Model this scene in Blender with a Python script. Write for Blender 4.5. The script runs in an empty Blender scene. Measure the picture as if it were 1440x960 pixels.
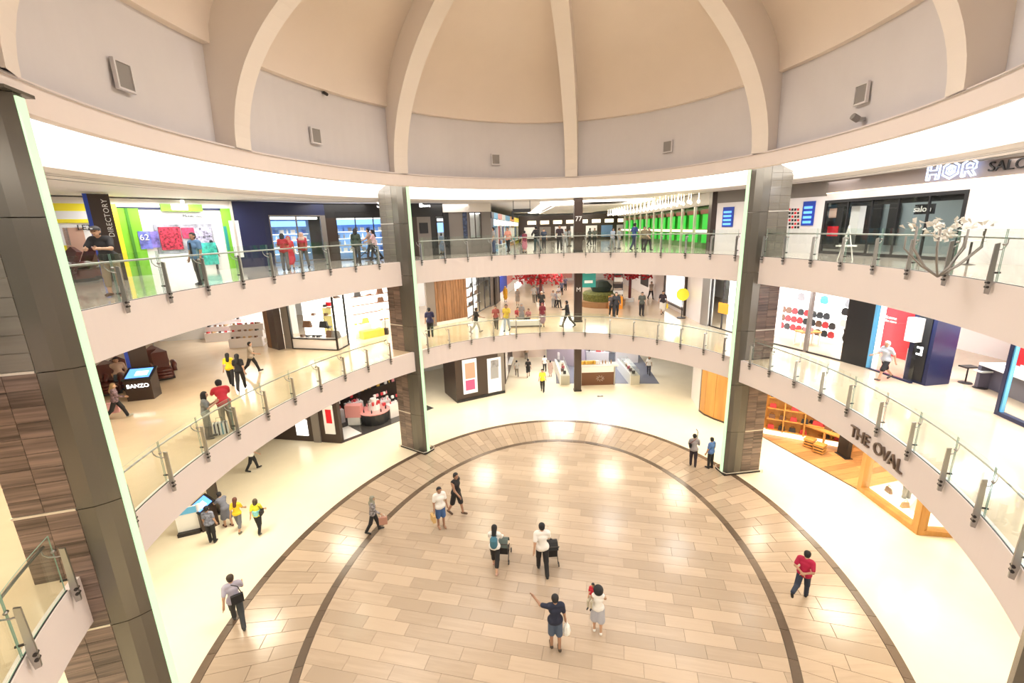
import bpy, bmesh, math, random
import numpy as np
from mathutils import Vector, Matrix
R = math.radians
random.seed(7)
SC = bpy.context.scene
COL = SC.collection

# ------------------------------------------------------------ camera
F = 631.614; PITCH = R(-14.0562); ROLL = R(-1.66683); HC = 12.0
cam_d = bpy.data.cameras.new('camera'); cam = bpy.data.objects.new('camera', cam_d); COL.objects.link(cam)
cam_d.sensor_width = 36.0; cam_d.lens = F / 1440 * 36.0; cam_d.clip_start = .05; cam_d.clip_end = 300
_fw = Vector((0, math.cos(PITCH), math.sin(PITCH))); _up = Vector((0, -math.sin(PITCH), math.cos(PITCH))); _rt = Vector((1, 0, 0))
_c, _s = math.cos(ROLL), math.sin(ROLL)
cr = _rt * _c + _up * _s; cu = _rt * -_s + _up * _c
cam.matrix_world = Matrix(((cr.x, cu.x, -_fw.x, 0), (cr.y, cu.y, -_fw.y, 0), (cr.z, cu.z, -_fw.z, HC), (0, 0, 0, 1)))
SC.camera = cam

# ------------------------------------------------------------ exposure, world, lamps
vs = SC.view_settings; vs.view_transform = 'Standard'; vs.look = 'None'; vs.gamma = 1.0; vs.use_curve_mapping = False
vs.exposure = 0.5
SC.cycles.use_denoising = True
SC.cycles.max_bounces = 6; SC.cycles.diffuse_bounces = 4; SC.cycles.glossy_bounces = 3; SC.cycles.transmission_bounces = 4; SC.cycles.transparent_max_bounces = 12
SC.cycles.sample_clamp_indirect = 6.0; SC.cycles.caustics_reflective = False; SC.cycles.caustics_refractive = False
W = bpy.data.worlds.new('world'); SC.world = W; W.use_nodes = True
W.node_tree.nodes['Background'].inputs[0].default_value = (1.0, .96, .92, 1); W.node_tree.nodes['Background'].inputs[1].default_value = .5

CX, CY = 1.0513, 13.6383; TH = R(77.3185); DIF = 3.0475
CT, ST = math.cos(TH), math.sin(TH)
Z2, Z3 = 5.827, 10.524            # upper floor levels
C1, C2, C3 = 4.78, 9.34, 13.66    # ceilings of the three levels
A2, A3 = 13.09, 13.47             # edge of the openings

def E(a, t, b=None):
    b = a - DIF if b is None else b
    u = a * math.cos(t); v = b * math.sin(t)
    return (CX + u * CT - v * ST, CY + u * ST + v * CT)
def lamp(name, loc, size, power, color, rot=(0, 0, 0), shape='DISK', size_y=None, spread=None):
    d = bpy.data.lights.new(name, 'AREA'); d.shape = shape; d.size = size; d.energy = power; d.color = color
    if size_y: d.size_y = size_y
    if spread: d.spread = spread
    o = bpy.data.objects.new(name, d); COL.objects.link(o); o.location = loc; o.rotation_euler = rot
    return o
WARM = (1.0, .90, .70); NEUT = (1.0, .96, .90); COOL = (.93, .96, 1.0)
# lamps recessed in the undersides of the galleries: they light the ground and middle floors
for z, pw, n in ((C1, 140, 18), (C2, 125, 18)):
    for k in range(n):
        t = R(-172 + 344 * k / (n - 1))
        x, y = E(16.2 if z == C2 else 15.6, t)
        lamp('recessed_lamp', (x, y, z - .06), 1.6, pw, (WARM if x < 6 or z == C1 else COOL))
for x, y, z, pw in ((4, 36, C1, 250), (4, 36, C2, 150), (6, 46, C2, 150), (3, 46, C1, 200), (8, 41, C2, 150), (0, 40, C2, 120)):
    lamp('recessed_lamp', (x, y, z - .06), 2.5, pw, NEUT)
for k in range(14):
    t = R(-150 + 300 * k / 13); x, y = E(18.0, t)
    lamp('recessed_lamp', (x, y, C3 - .06), 3.0, 60, NEUT)
for x, y in ((4, 36), (6, 46)): lamp('recessed_lamp', (x, y, C3 - .1), 2.5, 120, COOL)
# unseen area lamp added below the dome crown to light the central floor
lamp('dome_lamp', (CX, CY, 19.6), 5.0, 800, (1.0, .93, .84))

# ------------------------------------------------------------ pixel -> place helpers (the frame is 1440 x 960)
def ray(x, y):
    a = (x - 720) / F; b = -(y - 480) / F
    return cr * a + cu * b + _fw
def G(x, y, z=0.0):
    d = ray(x, y); t = (z - HC) / d.z
    return (d.x * t, d.y * t)

# ------------------------------------------------------------ materials
MATS = {}
def mat(name, col, rough=.5, metal=0., emit=0., var=0., scale=4., bump=0., spec=.5, trans=0., rnd=0., coat=0., vein=None, kind=None):
    if name in MATS: return MATS[name]
    m = bpy.data.materials.new(name); m.use_nodes = True; nt = m.node_tree; b = nt.nodes['Principled BSDF']
    c4 = (*col, 1)
    b.inputs['Base Color'].default_value = c4; b.inputs['Roughness'].default_value = rough; b.inputs['Metallic'].default_value = metal
    b.inputs['Specular IOR Level'].default_value = spec
    if coat: b.inputs['Coat Weight'].default_value = coat; b.inputs['Coat Roughness'].default_value = .08
    if emit: b.inputs['Emission Color'].default_value = c4; b.inputs['Emission Strength'].default_value = emit
    if var or rnd or vein or bump:
        tc = nt.nodes.new('ShaderNodeTexCoord')
        mp = nt.nodes.new('ShaderNodeMapping'); nt.links.new(tc.outputs['Object'], mp.inputs[0])
        if vein: mp.inputs['Scale'].default_value = vein
        nz = nt.nodes.new('ShaderNodeTexNoise'); nz.inputs['Scale'].default_value = scale; nz.inputs['Detail'].default_value = 5; nz.inputs['Roughness'].default_value = .6
        nt.links.new(mp.outputs[0], nz.inputs['Vector'])
        val = nz.outputs[0]
        if rnd:
            geo = nt.nodes.new('ShaderNodeObjectInfo'); isl = nt.nodes.new('ShaderNodeNewGeometry')
            ad = nt.nodes.new('ShaderNodeMath'); ad.operation = 'ADD'; nt.links.new(geo.outputs['Random'], ad.inputs[0]); nt.links.new(isl.outputs['Random Per Island'], ad.inputs[1])
            fr = nt.nodes.new('ShaderNodeMath'); fr.operation = 'FRACT'; nt.links.new(ad.outputs[0], fr.inputs[0])
            off = nt.nodes.new('ShaderNodeVectorMath'); off.operation = 'SCALE'; cmb = nt.nodes.new('ShaderNodeCombineXYZ')
            for i in range(3): nt.links.new(fr.outputs[0], cmb.inputs[i])
            nt.links.new(cmb.outputs[0], off.inputs[0]); off.inputs['Scale'].default_value = 37.
            va = nt.nodes.new('ShaderNodeVectorMath'); va.operation = 'ADD'; nt.links.new(mp.outputs[0], va.inputs[0]); nt.links.new(off.outputs[0], va.inputs[1]); nt.links.new(va.outputs[0], nz.inputs['Vector'])
            mx = nt.nodes.new('ShaderNodeMath'); mx.operation = 'MULTIPLY_ADD'; nt.links.new(fr.outputs[0], mx.inputs[0]); mx.inputs[1].default_value = rnd
            m2 = nt.nodes.new('ShaderNodeMath'); m2.operation = 'MULTIPLY'; nt.links.new(nz.outputs[0], m2.inputs[0]); m2.inputs[1].default_value = 1 - rnd
            nt.links.new(m2.outputs[0], mx.inputs[2]); val = mx.outputs[0]
        if var:
            rp = nt.nodes.new('ShaderNodeValToRGB'); rp.color_ramp.elements[0].position = .33; rp.color_ramp.elements[1].position = .67
            rp.color_ramp.elements[0].color = (*[max(0, c * (1 - var)) for c in col], 1); rp.color_ramp.elements[1].color = (*[min(1, c * (1 + var * .7)) for c in col], 1)
            nt.links.new(val, rp.inputs[0]); nt.links.new(rp.outputs[0], b.inputs['Base Color'])
        if bump:
            bp = nt.nodes.new('ShaderNodeBump'); bp.inputs['Strength'].default_value = bump; bp.inputs['Distance'].default_value = .01
            nt.links.new(nz.outputs[0], bp.inputs['Height']); nt.links.new(bp.outputs[0], b.inputs['Normal'])
    MATS[name] = m
    return m
def glass_mat(name, tint=(.9, .97, .93), refl=.07):
    if name in MATS: return MATS[name]
    m = bpy.data.materials.new(name); m.use_nodes = True; nt = m.node_tree
    nt.nodes.remove(nt.nodes['Principled BSDF']); out = nt.nodes['Material Output']
    tr = nt.nodes.new('ShaderNodeBsdfTransparent'); tr.inputs[0].default_value = (*tint, 1)
    gl = nt.nodes.new('ShaderNodeBsdfGlossy'); gl.inputs['Roughness'].default_value = .02; gl.inputs[0].default_value = (.95, 1, .97, 1)
    lf = nt.nodes.new('ShaderNodeLayerWeight'); lw = nt.nodes.new('ShaderNodeMath'); lw.operation = 'POWER'; lw.inputs[1].default_value = 4.; nt.links.new(lf.outputs['Facing'], lw.inputs[0])
    ma = nt.nodes.new('ShaderNodeMath'); ma.operation = 'MULTIPLY_ADD'; ma.inputs[1].default_value = .55; ma.inputs[2].default_value = refl * .5
    mx = nt.nodes.new('ShaderNodeMixShader'); nt.links.new(lw.outputs[0], ma.inputs[0]); nt.links.new(ma.outputs[0], mx.inputs[0])
    nt.links.new(tr.outputs[0], mx.inputs[1]); nt.links.new(gl.outputs[0], mx.inputs[2]); nt.links.new(mx.outputs[0], out.inputs[0])
    MATS[name] = m
    return m
def light_mat(name, col, s):
    return mat(name, col, emit=s)

# ------------------------------------------------------------ object helpers
def tag(o, label=None, cat=None, group=None, kind=None):
    if label: o['label'] = label
    if cat: o['category'] = cat
    if group: o['group'] = group
    if kind: o['kind'] = kind
    return o
def obj(name, me, parent=None, loc=None):
    o = bpy.data.objects.new(name, me); COL.objects.link(o)
    if parent: o.parent = parent
    if loc: o.location = loc
    return o
def empty(name, loc=(0, 0, 0), rz=0.):
    o = bpy.data.objects.new(name, None); COL.objects.link(o); o.location = loc; o.rotation_euler = (0, 0, rz); o.empty_display_size = .2
    return o
def mesh(name, v, f, m, smooth=False, mi=None):
    me = bpy.data.meshes.new(name); me.from_pydata([tuple(p) for p in v], [], f)
    ms = m if isinstance(m, (list, tuple)) else [m]
    for q in ms: me.materials.append(q)
    if mi: me.polygons.foreach_set('material_index', mi)
    if smooth: me.polygons.foreach_set('use_smooth', [True] * len(me.polygons))
    me.update(); return me
class MB:
    """collects pieces of one part"""
    def __init__(s): s.v = []; s.f = []; s.mi = []
    def add(s, v, f, mi=0):
        n = len(s.v); s.v += [tuple(p) for p in v]; s.f += [tuple(i + n for i in q) for q in f]; s.mi += [mi] * len(f); return s
    def box(s, x0, x1, y0, y1, z0, z1, mi=0, M=None):
        v = [(x, y, z) for z in (z0, z1) for x, y in ((x0, y0), (x1, y0), (x1, y1), (x0, y1))]
        if M: v = [tuple(M @ Vector(p)) for p in v]
        return s.add(v, [(3, 2, 1, 0), (4, 5, 6, 7), (0, 1, 5, 4), (1, 2, 6, 5), (2, 3, 7, 6), (3, 0, 4, 7)], mi)
    def tube(s, pts, r, n=8, mi=0, cap=True):
        pts = [Vector(p) for p in pts]; rs = r if isinstance(r, (list, tuple)) else [r] * len(pts)
        base = len(s.v); up = Vector((0, 0, 1))
        for i, p in enumerate(pts):
            d = (pts[min(i + 1, len(pts) - 1)] - pts[max(i - 1, 0)]).normalized()
            a = d.cross(up if abs(d.z) < .95 else Vector((1, 0, 0))).normalized(); b = d.cross(a)
            for k in range(n):
                w = 2 * math.pi * k / n; s.v.append(tuple(p + (a * math.cos(w) + b * math.sin(w)) * rs[i]))
        for i in range(len(pts) - 1):
            for k in range(n):
                a0 = base + i * n + k; a1 = base + i * n + (k + 1) % n
                s.f.append((a0, a1, a1 + n, a0 + n)); s.mi.append(mi)
        if cap:
            s.f.append(tuple(base + k for k in reversed(range(n)))); s.mi.append(mi)
            s.f.append(tuple(base + (len(pts) - 1) * n + k for k in range(n))); s.mi.append(mi)
        return s
    def lathe(s, prof, n=16, c=(0, 0, 0), mi=0):
        base = len(s.v)
        for r_, z in prof:
            for k in range(n):
                w = 2 * math.pi * k / n; s.v.append((c[0] + r_ * math.cos(w), c[1] + r_ * math.sin(w), c[2] + z))
        for i in range(len(prof) - 1):
            for k in range(n):
                a0 = base + i * n + k; a1 = base + i * n + (k + 1) % n
                s.f.append((a0, a1, a1 + n, a0 + n)); s.mi.append(mi)
        s.f.append(tuple(base + k for k in reversed(range(n)))); s.mi.append(mi)
        s.f.append(tuple(base + (len(prof) - 1) * n + k for k in range(n))); s.mi.append(mi)
        return s
    def me(s, name, m, smooth=False): return mesh(name, s.v, s.f, m, smooth, s.mi)
    def build(s, name, m, parent=None, smooth=False, loc=None): return obj(name, s.me(name, m, smooth), parent, loc)

def text(name, body, m, M, size=.3, depth=.02, parent=None, space=1.0, align='CENTER'):
    c = bpy.data.curves.new(name, 'FONT'); c.body = body; c.size = size; c.extrude = depth / 2; c.align_x = align; c.align_y = 'CENTER'; c.space_character = space
    c.resolution_u = 3; c.materials.append(m)
    o = bpy.data.objects.new(name, c); COL.objects.link(o)
    if parent: o.parent = parent
    me = bpy.data.meshes.new_from_object(o); bpy.data.objects.remove(o); bpy.data.curves.remove(c)
    o = obj(name, me, parent); o.matrix_local = M
    return o

# materials of the setting
m_cream = mat('cream_polished_stone', (.88, .80, .63), .2, var=.04, scale=.6)
m_beige = mat('beige_marble', (.455, .355, .268), .22, var=.13, scale=1.6, rnd=.5, vein=(.5, 6, 1))
m_band = mat('brown_marble', (.13, .09, .062), .28, var=.22, scale=2.5, rnd=.5, vein=(1, 4, 1))
m_joint = mat('stone_joint', (.38, .30, .23), .6)
m_cream2 = mat('gallery_stone_warm', (.68, .545, .39), .13, var=.06, scale=.7, coat=.3)
m_cream3 = mat('gallery_stone_grey', (.62, .55, .47), .12, var=.08, scale=.8, coat=.4)
m_fascia = mat('painted_fascia', (.83, .75, .73), .55)
m_ceil = mat('painted_ceiling', (.82, .77, .73), .7)
m_drum = mat('painted_drum', (.71, .68, .70), .8, var=.03, scale=.5)
m_dome = mat('painted_dome', (.84, .735, .65), .8, var=.02, scale=.5)
m_rib = mat('painted_rib', (.82, .75, .70), .7)
m_steel = mat('brushed_steel', (.42, .41, .40), .32, 1.0)
m_dark = mat('dark_metal', (.045, .04, .04), .35, .5)
m_glass = glass_mat('balustrade_glass', (.95, .985, .965), .06)
m_edge = mat('glass_edge', (.25, .42, .35), .2)
m_cove = light_mat('cove_light', (1.0, .96, .90), 3.2)
m_strip = mat('strip_light', (.64, 1.0, .52), .3, emit=.92); m_strip.node_tree.nodes['Principled BSDF'].inputs['Base Color'].default_value = (.01, .02, .01, 1)
m_black = mat('black_paint', (.015, .015, .017), .4)
m_white = mat('white_paint', (.82, .82, .80), .45)

# ------------------------------------------------------------ the setting
def ell(a, z, n=180, t0=-math.pi, t1=math.pi, b=None): return [(*E(a, t0 + (t1 - t0) * k / n, b), z) for k in range(n + 1)]
def ringmesh(name, rows, m, smooth=False, flip=False, parent=None, closed=False):
    n = len(rows[0]); v = [p for r_ in rows for p in r_]; f = []
    for i in range(len(rows) - (0 if closed else 1)):
        j = (i + 1) % len(rows)
        for k in range(n - 1):
            q = (i * n + k, i * n + k + 1, j * n + k + 1, j * n + k); f.append(q[::-1] if flip else q)
    return obj(name, mesh(name, v, f, m, smooth), parent)
def struct(o): o['kind'] = 'structure'; return o

struct(ringmesh('floor', [ell(13.33, 0.), ell(60, 0.)], m_cream))
base = ringmesh('floor_inlay', [ell(3.3, -.03), ell(13.34, -.03)], m_joint); struct(base); base.name = 'floor.001'
cb = obj('floor.002', mesh('floor', ell(3.4, -.031)[:-1], [tuple(range(180))], m_joint)); struct(cb)

def clip_poly(poly, inside):
    """clip a polygon by an implicit inside(p) > 0, edges cut by bisection"""
    out = []
    for i in range(len(poly)):
        p, q = poly[i], poly[(i + 1) % len(poly)]; ip, iq = inside(p) > 0, inside(q) > 0
        if ip: out.append(p)
        if ip != iq:
            a, b = (p, q) if ip else (q, p)
            for _ in range(18):
                c = ((a[0] + b[0]) / 2, (a[1] + b[1]) / 2)
                if inside(c) > 0: a = c
                else: b = c
            out.append(a)
    return out
def prism(poly, z0, z1):
    n = len(poly); v = [(x, y, z0) for x, y in poly] + [(x, y, z1) for x, y in poly]
    f = [tuple(range(n, 2 * n))] + [(i, (i + 1) % n, n + (i + 1) % n, n + i) for i in range(n)]
    return v, f
def area(p): return abs(sum(p[i][0] * p[(i + 1) % len(p)][1] - p[(i + 1) % len(p)][0] * p[i][1] for i in range(len(p)))) / 2
def uv2xy(u, v): return (CX + u * CT - v * ST, CY + u * ST + v * CT)
field = empty('floor.003'); struct(field); field.location = (CX, CY, 0); field.rotation_euler = (0, 0, TH - math.pi / 2)
cands = []
A_IN = 10.30
ins = lambda p: 1 - (p[1] / A_IN) ** 2 - (p[0] / (A_IN - DIF)) ** 2     # local x = minor axis, y = major axis
rowh, tl = .46, 1.42
j = -A_IN
ri = 0
while j < A_IN:
    off = (ri * .37 % 1) * tl
    i = -A_IN - off
    while i < A_IN:
        g = .004
        n = 4
        poly = [(i + g, j + g)] + [(i + g + (tl - 2 * g) * k / n, j + g) for k in range(1, n)] + [(i + tl - g, j + g), (i + tl - g, j + rowh - g)] + [(i + tl - g - (tl - 2 * g) * k / n, j + rowh - g) for k in range(1, n)] + [(i + g, j + rowh - g)]
        if any(ins(p) > 0 for p in poly):
            q = clip_poly(poly, ins)
            if len(q) > 2 and area(q) > .01:
                if all(ins(p) > 0 for p in poly): q = [poly[0], poly[n], poly[n + 1], poly[-1]]
                cands.append(q)
        i += tl
    j += rowh; ri += 1
# nearest tiles show largest
cands.sort(key=lambda q: -area(q) / (((q[0][1] + 13.7) ** 2 + q[0][0] ** 2 + 144) ** 1.5))
rest = MB()
for k, q in enumerate(cands):
    v, f = prism(q, -.03, 0)
    if k < 300:
        cxx = sum(p[0] for p in v) / len(v); cyy = sum(p[1] for p in v) / len(v)
        obj('tile', mesh('tile', [(x - cxx, y - cyy, z) for x, y, z in v], f, m_beige), field, (cxx, cyy, 0))
    else: rest.add(v, f)
if rest.v: tag(rest.build('paving', m_beige, field), kind='stuff')
# the crescent of tiles between the two brown bands
cres = empty('floor.004', (0, 0, 0)); struct(cres)
NS = 140
for k in range(NS):
    t0 = -math.pi + 2 * math.pi * k / NS; t1 = t0 + 2 * math.pi / NS
    for a0, a1 in ((10.57, 11.83 if k % 2 else 11.4), (11.84 if k % 2 else 11.41, 13.06)):
        e = .0006
        poly = [E(a0, t0 + e), E(a1 - .008, t0 + e), E(a1 - .008, t1 - e), E(a0, t1 - e)]
        mx_, my_ = sum(p[0] for p in poly) / 4, sum(p[1] for p in poly) / 4
        v, f = prism([(p[0] - mx_, p[1] - my_) for p in poly][::-1], -.03, 0)
        obj('tile', mesh('tile', v, f, m_beige), cres, (mx_, my_, 0))
for nm, a0, a1, n in (('trim_1', 10.31, 10.56, 64), ('trim_2', 13.07, 13.325, 80)):
    p_ = empty(nm); struct(p_)
    for k in range(n):
        t0 = -math.pi + 2 * math.pi * k / n; t1 = t0 + 2 * math.pi / n; e = .0006
        pts = [E(a0, t0 + e + (t1 - t0 - 2 * e) * i / 3) for i in range(4)] + [E(a1, t1 - e - (t1 - t0 - 2 * e) * i / 3) for i in range(4)]
        v, f = prism(pts[::-1], -.03, .002)
        obj('tile', mesh('tile', v, f, m_band), p_)

# gallery slabs
for nm, A, z, c, m in (('floor_middle', A2, Z2, C1, m_cream2), ('floor_upper', A3, Z3, C2, m_cream3)):
    struct(ringmesh(nm, [ell(A, z), ell(60, z)], m))
    struct(ringmesh('trim_3' if z == Z2 else 'trim_4', [ell(A, c), ell(A, z), ell(A + .12, z + .012), ell(A + .12, z + .001)], m_fascia, flip=True))
    struct(ringmesh('ceiling', [ell(A, c), ell(60, c)], m_ceil, flip=True))
# upper ceiling with its steps, cove and the ring under the dome
struct(ringmesh('ceiling_upper', [ell(15.9, C3 + .05), ell(60, C3 + .05)], m_ceil, flip=True))
struct(ringmesh('ceiling_edge', [ell(14.62, 13.92), ell(14.62, 13.70), ell(15.75, 13.60), ell(15.75, 13.8)], m_ceil, flip=True)).name = 'trim_5'
for a_ in (15.2, 16.6): struct(ringmesh('trim_22', [ell(a_, C3 - .055 if a_ < 16 else C3 + .04), ell(a_ + .05, C3 - .06 if a_ < 16 else C3 + .035)], m_dark, flip=True))
struct(ringmesh('shadow_gap', [ell(15.7, 13.75), ell(15.95, 13.75)], m_dark, flip=True)).name = 'trim_6'
cv = struct(ringmesh('trim_7', [ell(12.66, 14.13), ell(13.3, 14.32), ell(14.0, 14.28), ell(14.60, 14.02), ell(14.62, 13.9)], m_cove, flip=True, smooth=True))
struct(ringmesh('trim_8', [ell(12.72, 14.66), ell(12.47, 14.68), ell(12.45, 14.12), ell(12.5, 14.08), ell(12.7, 14.12), ell(12.7, 14.6)], m_fascia, flip=True))
struct(ringmesh('wall_drum', [ell(13.1, 14.6), ell(12.97, 17.52)], m_drum, flip=True))
struct(ringmesh('ledge', [ell(12.4, 14.62), ell(13.2, 14.62)], m_drum)).name = 'trim_9'
# dome shell: a low ellipsoid above the drum with a small overhanging lip
rows = [ell(13.05, 17.5), ell(12.72, 17.5), ell(12.72, 17.6)]
for k in range(1, 15):
    s = math.cos(math.pi / 2 * k / 15); z = 17.6 + 3.7 * math.sin(math.pi / 2 * k / 15)
    rows.append(ell(12.72 * s, z, b=(12.72 - DIF) * s))
dm = struct(ringmesh('ceiling_dome', rows, m_dome, smooth=False, flip=True))
for p in dm.data.polygons: p.use_smooth = p.index >= 2 * 180
struct(ringmesh('ceiling_crown', [ell(.01, 21.35, b=.01), ell(1.5, 21.3, b=1.2)], m_dome))
# ribs: deep fins, inner edge a quarter ellipse
def rib(t, i):
    bx, by = E(12.42, t); rx, ry = bx - CX, by - CY; RR = math.hypot(rx, ry); rx /= RR; ry /= RR
    sx, sy = -ry, rx; w = .33; outer = math.hypot(E(13.2, t)[0] - CX, E(13.2, t)[1] - CY) / RR
    v = []; f = []; N = 26
    for k in range(N + 1):
        ph = math.pi / 2 * k / N * .93; r_in = RR * math.cos(ph); z_in = 14.66 + 5.95 * math.sin(ph)
        r_out = RR * outer if z_in < 17.3 else RR * outer * math.cos(max(0, min(1, (k / N - .25) / .8)) * math.pi / 2)
        z_out = z_in + (0 if k / N < .3 else (k / N - .3) / .7 * 1.7)
        r_out = max(r_out, r_in + .25)
        for r_, z_, s_ in ((r_in, z_in, -w), (r_in, z_in, w), (r_out, z_out, w), (r_out, z_out, -w)):
            v.append((CX + rx * r_ + sx * s_, CY + ry * r_ + sy * s_, z_))
        if k:
            a, b = 4 * (k - 1), 4 * k
            for q in range(4): f.append((a + q, a + (q + 1) % 4, b + (q + 1) % 4, b + q))
    me = mesh('rib', v, f, m_rib); o = obj('trim_%d' % (10 + i), me); struct(o)
for i, t in enumerate((1.9, 55.3, 92.5, 126, 180, -126, -92.5, -54)): rib(R(t), i)
# square drum vents: flush darker panels paint in the shade of a recess
def wallpt(px, py, a):
    d = ray(px, py); b = a - DIF; u0 = -CX * CT - CY * ST; v0 = CX * ST - CY * CT; du = d.x * CT + d.y * ST; dv = -d.x * ST + d.y * CT
    A = (du / a) ** 2 + (dv / b) ** 2; B = 2 * (u0 * du / a ** 2 + v0 * dv / b ** 2); Cc = (u0 / a) ** 2 + (v0 / b) ** 2 - 1
    s = (-B + math.sqrt(B * B - 4 * A * Cc)) / (2 * A); x, y = d.x * s, d.y * s
    return x, y, HC + d.z * s, math.atan2((-(x - CX) * ST + (y - CY) * CT) / b, ((x - CX) * CT + (y - CY) * ST) / a)
m_vent = mat('vent_recess', (.30, .28, .27), .8)
def drumbox(px, py, w, h, lab, name='drum_vent'):
    x, y, z, t = wallpt(px, py, 12.95); x2, y2 = E(12.95, t + .01); x1, y1 = E(12.95, t - .01)
    root = empty(name, (x, y, z), math.atan2(y2 - y1, x2 - x1)); tag(root, lab, 'vent', 'vents in the drum wall')
    b = MB(); q = .05
    for x0, x1_, z0, z1 in ((-w, w, h - q, h), (-w, w, -h, -h + q), (-w, -w + q, -h + q, h - q), (w - q, w, -h + q, h - q)): b.box(x0, x1_, -.03, .06, z0, z1)
    b.build('frame', m_drum, root)
    MB().box(-w + q, w - q, -.01, .03, -h + q, h - q).build('shade_panel', m_vent, root)
    MB().box(-.03, .03, -.02, -.01, -h + q, h - q).build('divider', m_rib, root)
drumbox(173, 107, .27, .33, 'square vent in the drum above the green shop, largest of them'); drumbox(444, 191, .25, .3, 'square vent in the drum above the dark blue shop')
drumbox(697, 224, .25, .28, 'square vent in the drum above the far corridor'); drumbox(939, 206, .25, .28, 'square vent in the drum between centre rib and twin ribs to its right')
drumbox(1212, 132, .27, .3, 'square vent in the drum above the salon, a small spotlight under it')
x, y, z, t = wallpt(1211, 168, 12.95)
sp = empty('spotlight', (x, y, z), t + TH); tag(sp, 'small grey spotlight low on the drum wall under a square vent', 'spotlight')
MB().box(-.12, .06, -.1, .1, -.05, .05).build('bracket', m_steel, sp); MB().tube([(-.1, 0, 0), (-.3, 0, .1)], .1, 10).build('lamp_head', m_vent, sp)
x, y, z, t = wallpt(455, 131, 12.9)
sp = empty('spotlight', (x, y, z), t + TH); tag(sp, 'tiny dark spotlight under the dome lip above the dark blue shop', 'spotlight')
MB().tube([(-.02, 0, .02), (-.2, 0, -.08)], .06, 8).build('lamp_head', m_dark, sp); MB().box(-.02, .1, -.03, .03, -.02, .05).build('bracket', m_steel, sp)

# ------------------------------------------------------------ columns
m_wood = mat('striped_stone_cladding', (.17, .12, .10), .30, var=.7, scale=1.3, rnd=.15, vein=(.35, .35, 10), coat=.15)
m_gstone = mat('grey_stone_cladding', (.165, .15, .128), .22, var=.15, scale=1.3, rnd=.15, vein=(.35, .35, 6), coat=.3)
m_colmet = mat('polished_column_metal', (.15, .138, .118), .25, .5)
m_rail = mat('pale_metal_trim', (.70, .66, .60), .35, .6)
COLS = []
def column(P, d, dm_, dw, w, lab, ztop=14.27, guard=True, strip=True):
    ang = math.atan2(d[1], d[0])
    root = empty('column', (P[0], P[1], 0), ang); root['kind'] = 'structure'; root['label'] = lab
    COLS.append((P, d, dm_ + dw, w))
    hw = w / 2
    # rounded metal front (local +x points away from the atrium)
    prof = [(dm_, -hw * .97), (dm_, hw * .97), (dm_ * .55, hw * .92), (.14, hw * .66), (0, hw * .33), (0, -hw * .33), (.14, -hw * .66), (dm_ * .55, -hw * .92)]
    zb = [0.06, 2.23, 4.6, 7.2, 9.85, 12.4, ztop]
    for i in range(len(zb) - 1):
        b = MB(); v, f = prism([(x + (.012 if 0 < x < dm_ else 0), y) for x, y in prof], zb[i] + .008, zb[i + 1] - .008); b.add(v, f)
        b.build('metal_panel', m_colmet, root)
    if strip: MB().box(-.035, -.002, -hw * .3, hw * .3, .05, ztop - .05).build('light_strip', m_strip, root)
    MB().box(dm_ + .02, dm_ + dw - .03, -hw + .03, hw - .03, 0, ztop).build('core', m_joint, root)
    # stone courses
    rows_ = []
    for i in range(len(zb) - 1):
        n = max(1, round((zb[i + 1] - zb[i]) / .31)); hh = (zb[i + 1] - zb[i] - .05) / n
        for k in range(n): rows_.append((zb[i] + .05 + k * hh, zb[i] + .05 + (k + 1) * hh))
    g = .004
    cache = {}
    for ri_, (z0, z1) in enumerate(rows_):
        cut = dm_ + dw * (.5 if ri_ % 2 else .5)
        for key, (x0, x1, y0, y1) in {'a': (dm_ + g, cut - g, -hw, -hw + .028), 'b': (cut + g, dm_ + dw - g, -hw, -hw + .028), 'c': (dm_ + g, cut - g, hw - .028, hw), 'd': (cut + g, dm_ + dw - g, hw - .028, hw), 'e': (dm_ + dw - .028, dm_ + dw, -hw + .03, hw - .03)}.items():
            hk = (key, round(z1 - z0, 3))
            if hk not in cache: cache[hk] = MB().box(x0, x1, y0, y1, g, z1 - z0 - g).me('tile', m_wood)
            o = obj('tile', cache[hk], root, (0, 0, z0))
            if z0 > 9.8: o.material_slots[0].link = 'OBJECT'; o.material_slots[0].material = m_gstone
    for z in zb[1:-1]:
        MB().box(dm_ + .01, dm_ + dw + .012, -hw - .012, hw + .012, z, z + .045).build('trim_strip', m_rail, root)
    MB().box(-.1, dm_ + dw + .05, -hw - .05, hw + .05, 0, .06).build('plinth', m_dark, root)
    MB().box(-.05, dm_ + dw + .02, -hw - .02, hw + .02, ztop, ztop + .05).build('cap', m_colmet, root)
    if guard:
        gb = MB()
        for s in (-1, 1): gb.tube([(-.05, s * (hw + .12), .16), (dm_ + dw + .1, s * (hw + .12), .16)], .018, 6); gb.tube([(dm_ + dw + .1, s * (hw + .12), 0), (dm_ + dw + .1, s * (hw + .12), .17)], .018, 6)
        gb.tube([(-.16, -.2, .16), (-.16, .2, .16)], .018, 6); gb.tube([(-.16, .2, .16), (-.05, hw + .12, .16)], .018, 6); gb.tube([(-.16, -.2, .16), (-.05, -hw - .12, .16)], .018, 6)
        gb.build('bumper_rail', m_rail, root)
    return root
def unit(x, y): L = math.hypot(x, y); return (x / L, y / L)
column((-4.86, 22.98), unit(-.83, .56), .85, .95, .62, 'tall column clad in striped stone left of the far corridor')
column((10.22, 20.02), unit(.985, .14), .80, .98, .66, 'tall column clad in striped stone beside the two standing men')
cl = column((-7.62, 7.80), unit(-.96, -.282), .60, .94, .62, 'tall column clad in striped stone close to the camera, cut by the frame edge')
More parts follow.
